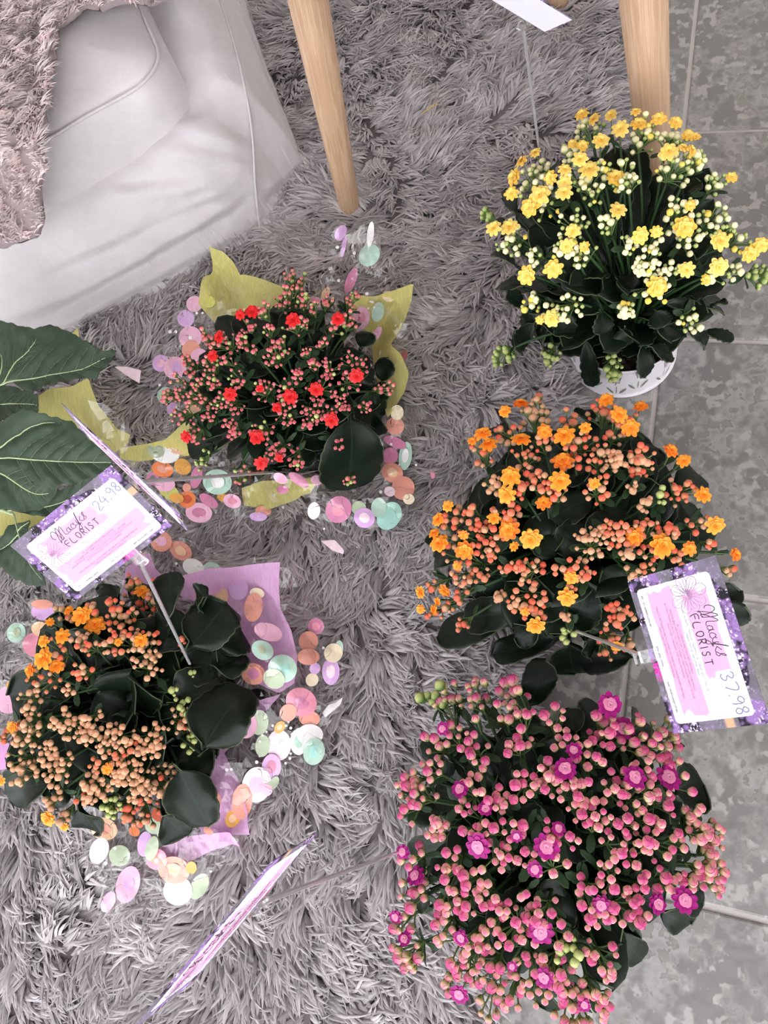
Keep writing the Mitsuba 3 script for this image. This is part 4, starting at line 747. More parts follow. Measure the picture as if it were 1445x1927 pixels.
def dots(host, crop, z, spec, rng, lift=.0007):
    for i, s in enumerate(spec):
        x, y, rx, ry, c = s[:5]; a0 = rng.random() * 3.14 if len(s) < 7 else s[6]; a0 = 0 if rx == ry else a0 * .2
        n = 26; a = np.arange(n) * 2 * np.pi / n
        ring = np.column_stack([rx * np.cos(a), ry * np.sin(a)]); R = np.array([[math.cos(a0), math.sin(a0)], [-math.sin(a0), math.cos(a0)]])
        full = np.vstack([[0, 0], ring * .5, ring]) @ R + [x, y]
        px = [crop(q) for q in full]; zz = float(z(P(*px[0], .05)[None])[0]); zz = float(z(P(*px[0], zz)[None])[0])
        v = np.array([P(*q, zz) for q in px]); lump = float(np.mean(z(v) - z.f(v[:, :2])))
        for _ in range(2): v = np.array([P(*q, h) for q, h in zip(px, z.f(v[:, :2]) + .6 * lump + .25 * (z(v) - z.f(v[:, :2])))])
        k = np.arange(n); k2 = (k + 1) % n
        f = np.vstack([np.stack([k * 0, 1 + k, 1 + k2], 1), np.stack([1 + k, 1 + n + k, 1 + n + k2], 1), np.stack([1 + k, 1 + n + k2, 1 + k2], 1)])
        if vnormals(v, f)[0, 2] < 0: f = f[:, ::-1]
        up = np.array([0, 0, lift + .00025 * (i % 9)])
        dk = add('printed_dot', mikit.ply((v + up, f), 'dot_' + c, True), host)
        if len(s) > 5 and s[5]:
            u = v[0] + (v - v[0]) * .5; pass
            add('dot_centre', mikit.ply((u + up + [0, 0, .0004], f), 'dot_' + s[5], True), dk) if host.count('__') < 1 else add('printed_dot', mikit.ply((u + up + [0, 0, .0004], f), 'dot_' + s[5], True), host)
def specks(host, crop, z, spec, mat='dot_white', lift=.0012):
    dots(host, crop, z, [(x, y, r, r, mat[4:]) for x, y, r in spec], random.Random(1), lift)

def wrap_red(t):
    rng = random.Random(31); c = Crop(280, 400, 0, 2.779)
    sheet_part('tissue_paper', t, c, [(318, 178, .15), (390, 205, .14), (440, 255, .13), (480, 330, .12), (700, 380, .12), (830, 412, .12), (800, 560, .085), (640, 640, .07), (420, 648, .07), (365, 600, .085), (268, 492, .10), (296, 330, .13)], 'green_tissue', .018, 3, .006, 16, [(400, 400, .085), (500, 480, .07)], label='yellow-green tissue paper standing up behind the flowers')
    sheet_part('tissue_paper', t, c, [(1060, 440, .12), (1230, 425, .125), (1385, 373, .15), (1372, 465, .14), (1315, 600, .12), (1262, 690, .11), (1318, 740, .11), (1362, 840, .105), (1338, 940, .095), (1250, 1075, .085), (1210, 960, .06), (1170, 760, .06), (1160, 640, .07), (1080, 570, .09)], 'green_tissue', .018, 5, .006, 18, [(1230, 560, .085)])
    sheet_part('tissue_paper', t, c, [(486, 1430, .075), (660, 1395, .085), (900, 1385, .085), (846, 1472, .07), (640, 1552, .055), (500, 1535, .055), (492, 1490, .06)], 'green_tissue', .014, 6, .005, 34, ridge=True)
    sheet_part('tissue_paper', t, c, [(-150, 1235, .05), (0, 1212, .06), (80, 1190, .07), (190, 1090, .09), (300, 1180, .07), (280, 1270, .06), (120, 1280, .055), (-60, 1300, .05), (-150, 1290, .045)], 'green_tissue', .006, 7, .006, 24)
    out = [(15, 790, .05), (80, 700, .055), (135, 520, .06), (262, 405, .09), (330, 330, .11), (600, 380, .10), (900, 400, .11), (922, 200, .15), (985, 85, .17), (1030, 58, .18), (1070, 130, .16), (1122, 50, .175), (1170, 130, .16), (1226, 215, .15), (1205, 300, .13), (1300, 370, .12), (1390, 480, .11), (1355, 720, .09), (1330, 900, .08), (1345, 1100, .07), (1395, 1220, .055), (1382, 1350, .05), (1400, 1450, .05), (1330, 1600, .05), (1200, 1672, .05), (1060, 1645, .048), (930, 1612, .05), (830, 1600, .048), (700, 1560, .05), (575, 1622, .045), (420, 1600, .045), (200, 1625, .045), (60, 1535, .045), (-40, 1440, .045), (-160, 1330, .05), (-120, 1240, .05), (60, 1190, .06), (90, 1080, .06), (50, 960, .05), (60, 880, .05)]
    inner = [(700, 900, .05), (500, 1100, .05), (900, 1200, .055), (1100, 900, .05), (400, 800, .05), (1000, 1430, .07), (400, 1430, .06), (450, 480, .125), (400, 560, .115), (560, 560, .105), (1250, 560, .13), (1300, 840, .12), (650, 1470, .10)]
    w = world(c, out); zf = Drape(np.vstack([w, world(c, inner)]), .016, 8, 34)
    k, _ = sheet_part('clear_film', t, c, out, 'clear_film', step=.008, smooth=False, drape=zf, label='clear crinkled film printed with pastel dots')
    D = [(195, 555, 45, 45, 'lilac'), (218, 655, 60, 60, 'pink'), (240, 480, 42, 42, 'pink'), (65, 790, 45, 45, 'lilac', 'pink'), (140, 815, 60, 60, 'pink', 'lilac'), (225, 722, 50, 50, 'salmon'), (268, 760, 46, 46, 'pink'), (90, 960, 42, 45, 'mint', 'sage'), (130, 1032, 32, 36, 'lilac'), (250, 890, 40, 40, 'peach'), (235, 1040, 38, 38, 'peach'), (90, 1268, 72, 45, 'white'), (40, 1245, 45, 40, 'sage'), (150, 1232, 62, 34, 'peach'), (75, 1345, 58, 40, 'orange', 'salmon'), (180, 1332, 46, 40, 'gold'), (25, 1395, 34, 34, 'mauve', 'slate'), (90, 1425, 52, 38, 'pink'), (105, 1458, 60, 38, 'chart'), (250, 1385, 30, 60, 'mauve'), (200, 1440, 22, 22, 'salmon'), (203, 1502, 45, 45, 'orange', 'rust'), (148, 1495, 38, 26, 'gold'), (316, 1510, 56, 28, 'mauve'), (265, 1572, 70, 52, 'pink', 'mauve'), (362, 1412, 76, 66, 'mint', 'white'), (440, 1512, 48, 36, 'pink', 'rose'), (395, 1495, 40, 22, 'gold'), (785, 1400, 62, 26, 'mauve'), (690, 1392, 40, 26, 'pink'), (880, 1402, 32, 26, 'pink'), (865, 1562, 33, 45, 'white'), (995, 1555, 66, 72, 'mauve', 'rose'), (1100, 1548, 38, 38, 'sage'), (1205, 1546, 40, 52, 'mint'), (1130, 1600, 56, 52, 'lilac', 'blush'), (1258, 1587, 60, 78, 'aqua'), (1330, 1442, 60, 62, 'salmon'), (1360, 1500, 30, 28, 'cream'), (1274, 1362, 58, 50, 'salmon', 'peach'), (1263, 1275, 42, 44, 'mauve'), (1343, 1275, 34, 75, 'mint', 'white'), (1290, 1205, 62, 28, 'mauve'), (1290, 1120, 48, 46, 'salmon'), (1300, 1050, 34, 40, 'cream'), (1110, 552, 46, 60, 'pink', 'rose'), (1198, 522, 32, 52, 'mint'), (872, 470, 42, 28, 'pink'), (925, 430, 20, 40, 'peach'), (1192, 640, 20, 45, 'pink'), (555, 640, 80, 56, 'cream'), (318, 470, 32, 32, 'chart'), (1155, 228, 52, 62, 'mint'), (1006, 112, 28, 44, 'lilac'), (1020, 180, 12, 56, 'lilac'), (1160, 115, 18, 66, 'white'), (1333, 755, 20, 34, 'rose'), (1255, 442, 34, 28, 'cream'), (625, 668, 42, 40, 'salmon'), (575, 1592, 46, 24, 'lilac'), (602, 1562, 42, 26, 'salmon'), (470, 660, 40, 24, 'aqua'), (1060, 360, 26, 70, 'mauve'), (1260, 1460, 30, 26, 'blush'), (700, 1450, 30, 22, 'mauve')]
    dots(k, c, zf, D, rng)
    specks(k, c, zf, [(218, 655, 10), (113, 626, 9), (144, 626, 8), (988, 185, 9), (995, 360, 9), (1077, 217, 9), (1143, 430, 9), (1215, 1465, 9), (920, 1657, 6), (1398, 1322, 6), (705, 1542, 8), (1160, 468, 6), (1180, 500, 5), (1150, 505, 6), (255, 530, 7), (285, 530, 6), (1270, 1215, 6), (660, 1480, 6), (1170, 470, 7), (1312, 1320, 6), (60, 905, 7)])
wrap_red(RED)

def wrap_bundle(t):
    rng = random.Random(32); c = Crop(0, 1030, 0, 2.1894)
    sheet_part('tissue_paper', t, c, [(700, 165, .11), (760, 120, .11), (860, 82, .12), (1000, 76, .125), (1158, 63, .14), (1150, 160, .13), (1152, 250, .115), (1200, 340, .11), (1222, 450, .10), (1212, 560, .09), (1150, 602, .085), (1060, 560, .08), (985, 500, .085), (1010, 400, .085), (900, 250, .09), (760, 210, .10)], 'pink_tissue', .022, 11, .006, 15, [(1080, 300, .085)], label='pink-lilac tissue paper flaring from the wrap')
    sheet_part('tissue_paper', t, c, [(1150, 600, .085), (1085, 672, .08), (1010, 705, .075), (960, 760, .07), (928, 850, .065), (990, 960, .06), (1025, 1080, .055), (1030, 1185, .05), (940, 1180, .05), (840, 1190, .05), (800, 1100, .06), (850, 1000, .07), (880, 880, .075), (930, 740, .08), (1020, 640, .085)], 'pink_tissue', .018, 12, .006, 22, ridge=True)
    sheet_part('tissue_paper', t, c, [(772, 1190, .062), (860, 1180, .065), (945, 1172, .062), (988, 1240, .05), (960, 1222, .05), (865, 1252, .055), (718, 1332, .05), (652, 1292, .05), (680, 1205, .06)], 'pink_tissue', .006, 13, .005, 30)
    sheet_part('tissue_paper', t, c, [(-60, 795, .05), (20, 800, .055), (90, 840, .06), (60, 905, .055), (-60, 930, .05)], 'pink_tissue', .005, 14, .006, 30)
    sheet_part('tissue_paper', t, c, [(520, 85, .07), (615, 20, .075), (640, 90, .075), (740, 180, .08), (620, 260, .07), (500, 200, .07)], 'pink_tissue', .006, 15, .006, 24)
    out = [(470, 70, .05), (600, -30, .05), (680, -75, .05), (800, -20, .055), (920, 35, .08), (1180, 58, .11), (1290, 280, .07), (1345, 315, .06), (1325, 400, .055), (1425, 420, .05), (1412, 525, .05), (1330, 575, .05), (1320, 690, .05), (1425, 620, .075), (1345, 730, .05), (1352, 850, .05), (1272, 908, .05), (1140, 960, .05), (1125, 1020, .048), (1045, 1065, .048), (1040, 1145, .048), (900, 1340, .045), (870, 1330, .05), (845, 1425, .045), (770, 1480, .045), (680, 1440, .045), (580, 1420, .045), (520, 1485, .045), (480, 1520, .04), (430, 1470, .045), (420, 1400, .045), (375, 1300, .045), (365, 1180, .045), (200, 1060, .045), (40, 1020, .045), (-60, 940, .045), (-80, 560, .045), (10, 520, .045), (20, 340, .045), (110, 280, .045), (130, 200, .05), (300, 130, .05)]
    inner = [(500, 600, .05), (300, 800, .05), (700, 900, .05), (1000, 560, .085), (1080, 300, .125), (1160, 480, .125), (960, 900, .085), (850, 1210, .085), (980, 780, .085)]
    zf = Drape(np.vstack([world(c, out), world(c, inner)]), .015, 18, 34)
    k, _ = sheet_part('clear_film', t, c, out, 'clear_film', step=.008, smooth=False, drape=zf, label='clear crinkled film printed with pastel dots')
    D = [(1302, 326, 34, 34, 'mauve', 'rose'), (1045, 248, 38, 60, 'salmon'), (1060, 190, 30, 22, 'cream'), (875, 100, 42, 38, 'mint', 'sage'), (745, 152, 20, 20, 'sage'), (900, 205, 42, 46, 'peach'), (985, 172, 40, 46, 'lilac'), (1108, 350, 60, 36, 'pink'), (1085, 425, 48, 38, 'mint', 'sage'), (1045, 522, 50, 44, 'salmon', 'mauve'), (1165, 500, 60, 58, 'mint', 'aqua'), (1130, 542, 46, 40, 'sage'), (1272, 388, 40, 42, 'salmon'), (1272, 452, 46, 34, 'salmon'), (1375, 436, 38, 40, 'cream'), (1398, 420, 18, 36, 'mint'), (1365, 512, 36, 56, 'lilac', 'blush'), (1300, 500, 22, 24, 'lilac'), (1286, 546, 26, 28, 'cream'), (1242, 638, 66, 58, 'rose', 'mauve'), (1188, 682, 34, 38, 'salmon'), (1276, 705, 44, 32, 'salmon'), (1012, 732, 50, 56, 'pink', 'lilac'), (1070, 722, 38, 52, 'sage'), (1155, 742, 20, 28, 'gold', 'peach'), (940, 782, 24, 42, 'peach'), (1085, 818, 30, 46, 'sage'), (1150, 815, 50, 64, 'blush'), (1232, 800, 36, 56, 'white', 'mint'), (1278, 772, 54, 44, 'white'), (1295, 842, 44, 56, 'mint', 'aqua'), (1120, 905, 40, 54, 'lilac', 'mauve'), (1060, 978, 60, 74, 'blush', 'pink'), (1130, 972, 18, 32, 'sage'), (1000, 1048, 42, 74, 'salmon'), (872, 1052, 40, 50, 'salmon', 'orange'), (960, 1116, 30, 40, 'gold', 'peach'), (430, 1160, 56, 46, 'peach', 'salmon'), (410, 1250, 38, 56, 'white'), (495, 1270, 44, 44, 'sage'), (660, 1100, 34, 30, 'rust'), (692, 1168, 48, 42, 'sage', 'mint'), (640, 1148, 40, 34, 'sage'), (600, 1222, 30, 52, 'lilac'), (630, 1240, 26, 52, 'sage'), (645, 1285, 42, 44, 'rose', 'salmon'), (718, 1330, 66, 56, 'salmon', 'peach'), (790, 1320, 22, 26, 'gold'), (735, 1415, 60, 60, 'white'), (822, 1396, 34, 58, 'sage'), (530, 1388, 48, 78, 'pink', 'lilac'), (450, 1460, 26, 46, 'pink'), (180, 268, 48, 34, 'lilac'), (178, 236, 46, 20, 'salmon'), (68, 352, 38, 42, 'mint', 'sage'), (145, 402, 50, 50, 'rose'), (165, 336, 34, 30, 'peach'), (38, 628, 52, 58, 'pink'), (55, 570, 26, 24, 'gold', 'peach'), (18, 860, 40, 50, 'pink'), (668, -22, 44, 42, 'salmon', 'pink'), (748, 16, 50, 36, 'salmon', 'peach'), (800, 84, 46, 34, 'white'), (580, 60, 30, 40, 'mauve'), (1100, 1000, 24, 24, 'pink'), (555, 1170, 24, 20, 'orange'), (860, 1168, 22, 14, 'salmon')]
    dots(k, c, zf, D, rng)
    sp = [(1333, 415, 6), (955, 915, 6), (936, 917, 7), (1060, 885, 7), (438, 1302, 8), (478, 1240, 6), (730, 68, 6), (1085, 775, 5), (1075, 800, 5), (1065, 840, 5), (1072, 860, 5), (1180, 735, 5), (1200, 745, 6), (1205, 770, 5), (1200, 850, 5), (1197, 870, 6), (1180, 890, 5), (650, 1290, 10), (870, 1335, 5), (1100, 760, 4), (1125, 735, 5), (1190, 720, 4), (1035, 662, 8)]
    specks(k, c, zf, sp)
wrap_bundle(BUNDLE)

# the big-leaved plant at the left edge
def _bigleaf(p, n, uv):
    t = mikit.fbm(p.x * 26, p.y * 26, p.z * 26, 4); s = mikit.fbm(p.x * 110, p.y * 110, p.z * 110, 2)
    return mikit.mix(srgb(34, 52, 38), srgb(66, 84, 64), 0.6 * t + 0.4 * s)
textured('big_leaf', _bigleaf, 0.5, specular=0.35); plain('leaf_vein', srgb(176, 192, 148), .6); plain('side_vein', srgb(84, 102, 78), .6)
def leafy_plant():
    rng = np.random.default_rng(41); c = Crop(0, 590, 0, 3.503)
    t = thing('leafy_plant', 'leafy plant with broad dark veined leaves in yellow-green tissue at the left edge', 'potted plant')
    bx, by = P(-85, 945, .05)[:2]
    nursery_pot(t, bx, by, .07, .11, 'black_plastic', .10)
    def leaf(out, zc, veins, seed, bump=.006):
        zr = np.array([q[2] for q in out]); w = world(c, out)
        base = RBFInterpolator(w[:, :2], w[:, 2], smoothing=1e-5)
        vl = [np.array([P(*c(q), q[2] if len(q) > 2 else zc)[:2] for q in vn]) for vn in veins]
        ls = [sg.LineString(spline(np.column_stack([q, np.zeros(len(q))]), 16)[:, :2]) for q in vl]
        a0, a1 = np.array([bx, by, .09]), np.append(vl[0][0], base(vl[0][0][None])[0] + .003)
        add('leaf_stalk', mikit.ply(tube(spline([a0, .45 * a0 + .55 * a1 + [0, 0, .03], a1], 12), np.linspace(.0045, .0028, 12), 8), 'leaf_vein', True), t)
        # side veins branch from the listed ones
        twigs = []
        for l in ls[:2]:
            for u in np.linspace(.2, .88, 6):
                p0 = np.array(l.interpolate(u, normalized=True).coords[0]); p1 = np.array(l.interpolate(min(1, u + .05), normalized=True).coords[0]); d = unit(p1 - p0)
                for s in (-1, 1):
                    a = s * rng.uniform(.7, .95); e = np.array([d[0] * math.cos(a) - d[1] * math.sin(a), d[0] * math.sin(a) + d[1] * math.cos(a)]); L = l.length * (.34 * (1 - u) + .07)
                    twigs.append(sg.LineString([p0, p0 + e * L * .5 + d * L * .08, p0 + e * L + d * L * .3]))
        poly = sg.Polygon(w[:, :2]).buffer(0); allv = sg.MultiLineString(ls + twigs); main = sg.MultiLineString(ls)
        def z(q):
            q = np.asarray(q)[:, :2]; pts = shapely.points(q); d = shapely.distance(pts, allv); dm = shapely.distance(pts, main); e = shapely.distance(pts, poly.exterior)
            return base(q) + bump * np.clip(d / .012, 0, 1) ** .7 + .5 * bump * np.clip(dm / .02, 0, 1) + bump * .7 * (meshkit.fbm(np.column_stack([q * 60, q[:, :1] * 0]), 3, seed) - .5) + .005 * np.sin(40 * q[:, 0] + 23 * q[:, 1]) * np.clip(1 - e / .03, 0, 1)
        edge = np.array(poly.exterior.segmentize(.004).coords)[:-1]
        tooth = (meshkit.noise(np.column_stack([edge * 130, edge[:, :1] * 0]), seed) - .45) * .006
        cen = edge.mean(0); dirs = edge - cen; dirs /= np.linalg.norm(dirs, axis=1, keepdims=True)
        poly = sg.Polygon(edge + dirs * tooth[:, None]).buffer(0)
        q, f = flat_sheet(poly, .0038); v = np.column_stack([q, z(q)]); v, f = shell(v, f, vnormals(v, f), .0008)
        lk = add('leaf', mikit.ply((v, f), 'big_leaf', True), t)
        for l in ls:
            q = np.array([l.interpolate(u, normalized=True).coords[0] for u in np.linspace(0, 1, 30)])
            add('vein', mikit.ply(tube(np.column_stack([q, z(q) + .0018]), np.linspace(.0015, .0005, 30), 6), 'leaf_vein', True), lk, label='pale midrib of the leaf')
        m = []
        for l in twigs:
            q = np.array([l.interpolate(u, normalized=True).coords[0] for u in np.linspace(0, 1, 12)]); q = q[shapely.contains_xy(poly, q[:, 0], q[:, 1])]
            if len(q) > 3: m.append(tube(np.column_stack([q, z(q) + .0014]), np.linspace(.0009, .0004, len(q)), 4))
        if m: add('side_vein', mikit.ply(join(m), 'side_vein', True), lk, kind='stuff')
    leaf([(20, 470, .10), (250, 540, .12), (262, 650, .11), (60, 730, .10), (-60, 700, .09), (-60, 480, .10)], .1, [((-40, 600, .1), (100, 590, .11), (240, 600, .115))], 51)
    leaf([(-60, 1290, .08), (40, 1230, .10), (300, 1200, .10), (520, 1120, .11), (700, 1010, .12), (760, 1060, .11), (600, 1250, .10), (420, 1360, .09), (200, 1330, .09)], .1, [((-40, 1300, .08), (300, 1270, .1), (700, 1050, .12))], 52)
    leaf([(-60, 1500, .07), (10, 1490, .075), (70, 1405, .08), (150, 1385, .085), (216, 1372, .085), (212, 1430, .085), (192, 1560, .085), (280, 1715, .075), (332, 1805, .06), (200, 1792, .06), (80, 1742, .06), (0, 1640, .065), (-60, 1580, .065)], .08, [((50, 1305, .10), (105, 1440, .09), (150, 1560, .085), (280, 1760, .07)), ((100, 1430, .09), (160, 1400, .087), (205, 1380, .086)), ((105, 1450, .09), (40, 1520, .08), (-20, 1560, .072))], 53)
    leaf([(-190, 250, .16), (-150, 140, .175), (-60, 80, .19), (60, 84, .20), (130, 100, .205), (220, 120, .21), (330, 86, .21), (405, 106, .21), (500, 152, .21), (560, 190, .21), (630, 226, .21), (700, 264, .20), (802, 270, .185), (742, 332, .19), (640, 432, .195), (570, 412, .20), (440, 462, .20), (330, 492, .195), (250, 546, .185), (170, 505, .19), (80, 445, .20), (0, 485, .20), (-60, 475, .195), (-150, 400, .17)], .205, [((-50, 490, .2), (75, 436, .205), (270, 385, .215), (500, 345, .215), (700, 290, .20)), ((-40, 485, .2), (55, 395, .205), (100, 305, .21), (170, 230, .215), (250, 165, .21)), ((-50, 470, .2), (20, 380, .2), (-10, 250, .2))], 54)
    leaf([(-220, 960, .2), (-190, 850, .21), (-60, 742, .23), (60, 722, .24), (120, 692, .245), (230, 656, .25), (340, 692, .25), (440, 712, .25), (520, 742, .25), (580, 830, .25), (640, 872, .245), (722, 950, .235), (736, 976, .23), (660, 1062, .23), (560, 1142, .225), (432, 1142, .23), (410, 1192, .225), (300, 1252, .22), (282, 1292, .215), (150, 1302, .21), (30, 1302, .21), (-60, 1292, .21), (-170, 1160, .2)], .24, [((-50, 932, .24), (150, 940, .25), (420, 965, .25), (715, 970, .235)), ((-50, 1030, .235), (60, 1090, .235), (150, 1150, .23), (330, 1190, .225)), ((-50, 880, .24), (80, 810, .245), (240, 740, .25), (400, 730, .25))], 55)
    sheet_part('tissue_paper', t, c, [(180, 580, .07), (330, 500, .085), (450, 470, .095), (600, 438, .10), (620, 520, .09), (640, 600, .085), (780, 765, .075), (865, 800, .07), (852, 870, .06), (760, 925, .06), (600, 840, .06), (560, 760, .065), (300, 760, .06), (180, 700, .06)], 'green_tissue', .012, 22, .006, 22, label='yellow-green tissue paper spreading below the leaves')
    sheet_part('tissue_paper', t, c, [(-60, 1330, .05), (60, 1290, .055), (270, 1255, .06), (420, 1250, .06), (330, 1350, .05), (190, 1420, .045), (80, 1440, .045), (0, 1470, .045), (-60, 1480, .045)], 'green_tissue', .008, 23, .006, 26)
    sheet_part('tissue_paper', t, c, [(455, 150, .07), (512, 92, .085), (522, 168, .07), (480, 200, .06)], 'green_tissue', .002, 24, .005, 26)
    sheet_part('clear_film', t, c, [(540, 560, .12), (700, 600, .11), (790, 680, .10), (880, 790, .085), (870, 880, .07), (800, 930, .06), (700, 900, .06), (600, 760, .075), (520, 660, .09)], 'clear_film', .006, 25, .008, 24, smooth=False, ridge=True, label='clear film edge of the wrap')
leafy_plant()
# ------------------------------------------------------------------ printed price cards on clear picks
CW, CH = 0.100, 0.064
def _photo(p, n, uv):
    x, y = uv.x * 26, uv.y * 17
    a, b, r = mikit.voronoi(x, y); g = mikit.fbm(x * .55, y * .55, 3.0, 3); h = mikit.noise(x * 4.2, y * 4.2, 7.0)
    col = mikit.mix(srgb(30, 27, 36), srgb(150, 116, 178), mikit.smoothstep(.42, .70, g * .75 + .35 * (1 - a)))
    col = mikit.mix(col, srgb(226, 212, 236), mikit.smoothstep(.52, .75, h * .6 + .5 * (1 - a) * r))
    col = mikit.mix(col, srgb(120, 116, 126), mikit.smoothstep(.6, .7, mikit.noise(x * .28 + 9, y * .28, 1.0)) * .8)
    pink = mikit.smoothstep(.09, .03, dr.abs(uv.x - .60)) * mikit.smoothstep(.16, .08, uv.y)
    col = mikit.mix(col, srgb(226, 50, 160), pink * mikit.smoothstep(.3, .5, h))
    tan = mikit.smoothstep(.06, .03, dr.abs(uv.y - .62)) * mikit.smoothstep(.90, .95, uv.x)
    return mikit.mix(col, srgb(214, 176, 140), tan * .9)
textured('card_photo', _photo, .5, specular=.2)
plain('card_white', srgb(236, 235, 240), .6, specular=.15); plain('card_pink', srgb(236, 176, 214), .6, specular=.15); plain('ink_black', srgb(44, 34, 52), .5); plain('ink_grey', srgb(150, 142, 156), .5); plain('ink_mauve', srgb(126, 88, 120), .5); plain('ink_line', srgb(150, 110, 150), .5); plain('ink_pen', srgb(104, 108, 150), .5)
plain('card_back', srgb(236, 236, 244), .4)
scene['clear_plastic'] = {'type': 'principled', 'base_color': rgb(.62, .62, .64), 'roughness': .12, 'spec_trans': .55, 'eta': 1.46}
scene['clear_glassy'] = {'type': 'dielectric', 'int_ior': 1.46}
def strokes(lines, w):
    return [sg.LineString(spline(np.column_stack([l, np.zeros(len(l))]), 8 * len(l))[:, :2] if len(l) > 2 else l).buffer(w / 2, quad_segs=3) for l in lines]
def flat(geoms, z, h=.00008):
    g = shapely.union_all(geoms) if isinstance(geoms, list) else geoms
    m = []
    for q in getattr(g, 'geoms', [g]):
        e = trimesh.creation.extrude_polygon(q, h, engine='earcut'); e.apply_translation([0, 0, z]); m.append((np.array(e.vertices), np.array(e.faces)))
    return join(m)
def uvxy(u, v): return ((u - .5) * CW, (.5 - v) * CH)
DIG = {'2': [[(0, .8), (.25, 1), (.5, .8), (.4, .5), (0, 0), (.55, .02)]], '4': [[(.35, 1), (.0, .42), (.6, .42)], [(.45, .7), (.42, -.05)]], '9': [[(.5, .8), (.25, 1), (.02, .75), (.25, .52), (.5, .78), (.5, .4), (.38, 0)]],
       '8': [[(.45, .85), (.22, 1), (.05, .78), (.45, .3), (.25, 0), (.02, .25), (.45, .78), (.45, .86)]], '3': [[(0, .9), (.3, 1), (.45, .78), (.18, .54), (.48, .3), (.25, 0), (-.02, .12)]], '7': [[(0, .96), (.5, 1), (.2, 0)]], '.': [[(.05, 0), (.12, .03)]]}
def pen(text, u, v, h, rot=0.12, w=.00055):
    out, x = [], 0
    for ch in text:
        for l in DIG[ch]: out.append([(x + a * h, b * h) for a, b in l])
        x += (.3 if ch == '.' else .78) * h
    o = np.array(uvxy(u, v)); c, s = math.cos(rot), math.sin(rot)
    return flat(strokes([[(o[0] + c * a - s * b, o[1] + s * a + c * b) for a, b in l] for l in out], w), .00072)
SCRIPT = [[(0, .35), (-.1, .75), (.15, 1.05), (.3, .75), (.2, .0)], [(.2, .0), (.4, .9), (.52, 1.1), (.55, .8), (.45, .05)], [(.45, .05), (.68, .85), (.8, .98), (.8, .6), (.78, .12), (.95, .05)],
          [(1.24, .36), (1.12, .44), (1.0, .30), (1.02, .08), (1.14, .06), (1.25, .26)], [(1.26, .46), (1.25, .12), (1.36, .04)], [(1.64, .36), (1.54, .46), (1.42, .34), (1.42, .10), (1.54, .02), (1.68, .12)],
          [(1.72, .46), (1.74, .14), (1.84, .08), (1.96, .22)], [(1.98, .48), (1.95, .0), (1.86, -.42), (1.72, -.40), (1.86, -.10), (2.04, .06)], [(2.06, .04), (2.16, .70), (2.26, 1.04), (2.17, .80), (2.14, .02)], [(2.38, .48), (2.16, .24)], [(2.18, .26), (2.28, .10), (2.42, .02)],
          [(2.44, .06), (2.62, .56), (2.58, .36), (2.68, .16), (2.56, .0), (2.46, .08)]]
CAPS = {'F': [[(0, 0), (0, 1), (.5, 1)], [(0, .55), (.4, .55)]], 'L': [[(0, 1), (0, 0), (.5, 0)]], 'O': [[(.3, 1), (.02, .5), (.3, 0), (.6, .5), (.3, 1)]], 'R': [[(0, 0), (0, 1)], [(0, 1), (.45, .9), (.4, .58), (0, .52)], [(.15, .5), (.5, 0)]], 'I': [[(0, 0), (0, 1)]], 'S': [[(.45, .88), (.2, 1), (.05, .75), (.4, .4), (.3, .05), (0, .12)]], 'T': [[(0, 1), (.55, 1)], [(.27, 1), (.27, 0)]]}
def wordmark():
    o = np.array(uvxy(.285, .34)); s = .0112
    a = strokes([[(o[0] + x * s * .98, o[1] + y * s * .80 + x * .0006 + .0012) for x, y in l] for l in SCRIPT], .00045)
    o2 = np.array(uvxy(.315, .435)); x = 0; b = []
    for ch in 'FLORIST':
        b += strokes([[(o2[0] + x + p * .0052, o2[1] + q * .0050) for p, q in l] for l in CAPS[ch]], .0006); x += (.0026 if ch == 'I' else .0050)
    return flat(a + b, .00072)
def flower_sketch():
    o = np.array(uvxy(.185, .40)); out = []
    for k, (a, L, w) in enumerate([(1.0, .0125, .0058), (1.75, .0135, .0062), (2.5, .0125, .0055), (3.3, .012, .006), (4.1, .011, .006), (5.1, .012, .0062), (5.9, .0115, .0058), (.35, .0115, .0055)]):
        d = np.array([math.cos(a), math.sin(a)]); n = np.array([-d[1], d[0]])
        pet = [o + d * .0012, o + d * L * .45 + n * w * .5, o + d * L * .9 + n * w * .42, o + d * L, o + d * L * .9 - n * w * .42, o + d * L * .45 - n * w * .5, o + d * .0012]
        out.append([tuple(p) for p in pet])
        for j in (-.25, .2): out.append([tuple(o + d * .002), tuple(o + d * L * .5 + n * w * j * .7), tuple(o + d * L * .82 + n * w * j)])
    m = strokes(out, .00026)
    for k in range(7): a = .6 + k * .42; m += strokes([[tuple(o), tuple(o + .0034 * np.array([math.cos(a), math.sin(a)]))]], .0005)
    return flat(m, .00070)
def brush(u0, u1, v0, v1, seed):
    r = random.Random(seed); n = 14; pts = []
    for k in range(n + 1): pts.append(uvxy(u0 + (u1 - u0) * k / n, v0 + r.uniform(-.008, .008)))
    for k in range(1, 7): pts.append(uvxy(u1 + r.uniform(-.05, .02), v0 + (v1 - v0) * k / 7))
    for k in range(n + 1): pts.append(uvxy(u1 - (u1 - u0) * k / n, v1 + r.uniform(-.008, .008)))
    for k in range(1, 7): pts.append(uvxy(u0 + r.uniform(-.02, .03), v1 - (v1 - v0) * k / 7))
    return sg.Polygon(pts).buffer(0)
def line(text, u, v, h, mat_z=.00072, centre=True):
    m = meshkit.text_mesh(text, h, .00008); w = m.bounds[1][0] - m.bounds[0][0]; x, y = uvxy(u, v)
    m.apply_translation([x - (w / 2 if centre else 0), y, mat_z]); return np.array(m.vertices), np.array(m.faces)
CARD = {}
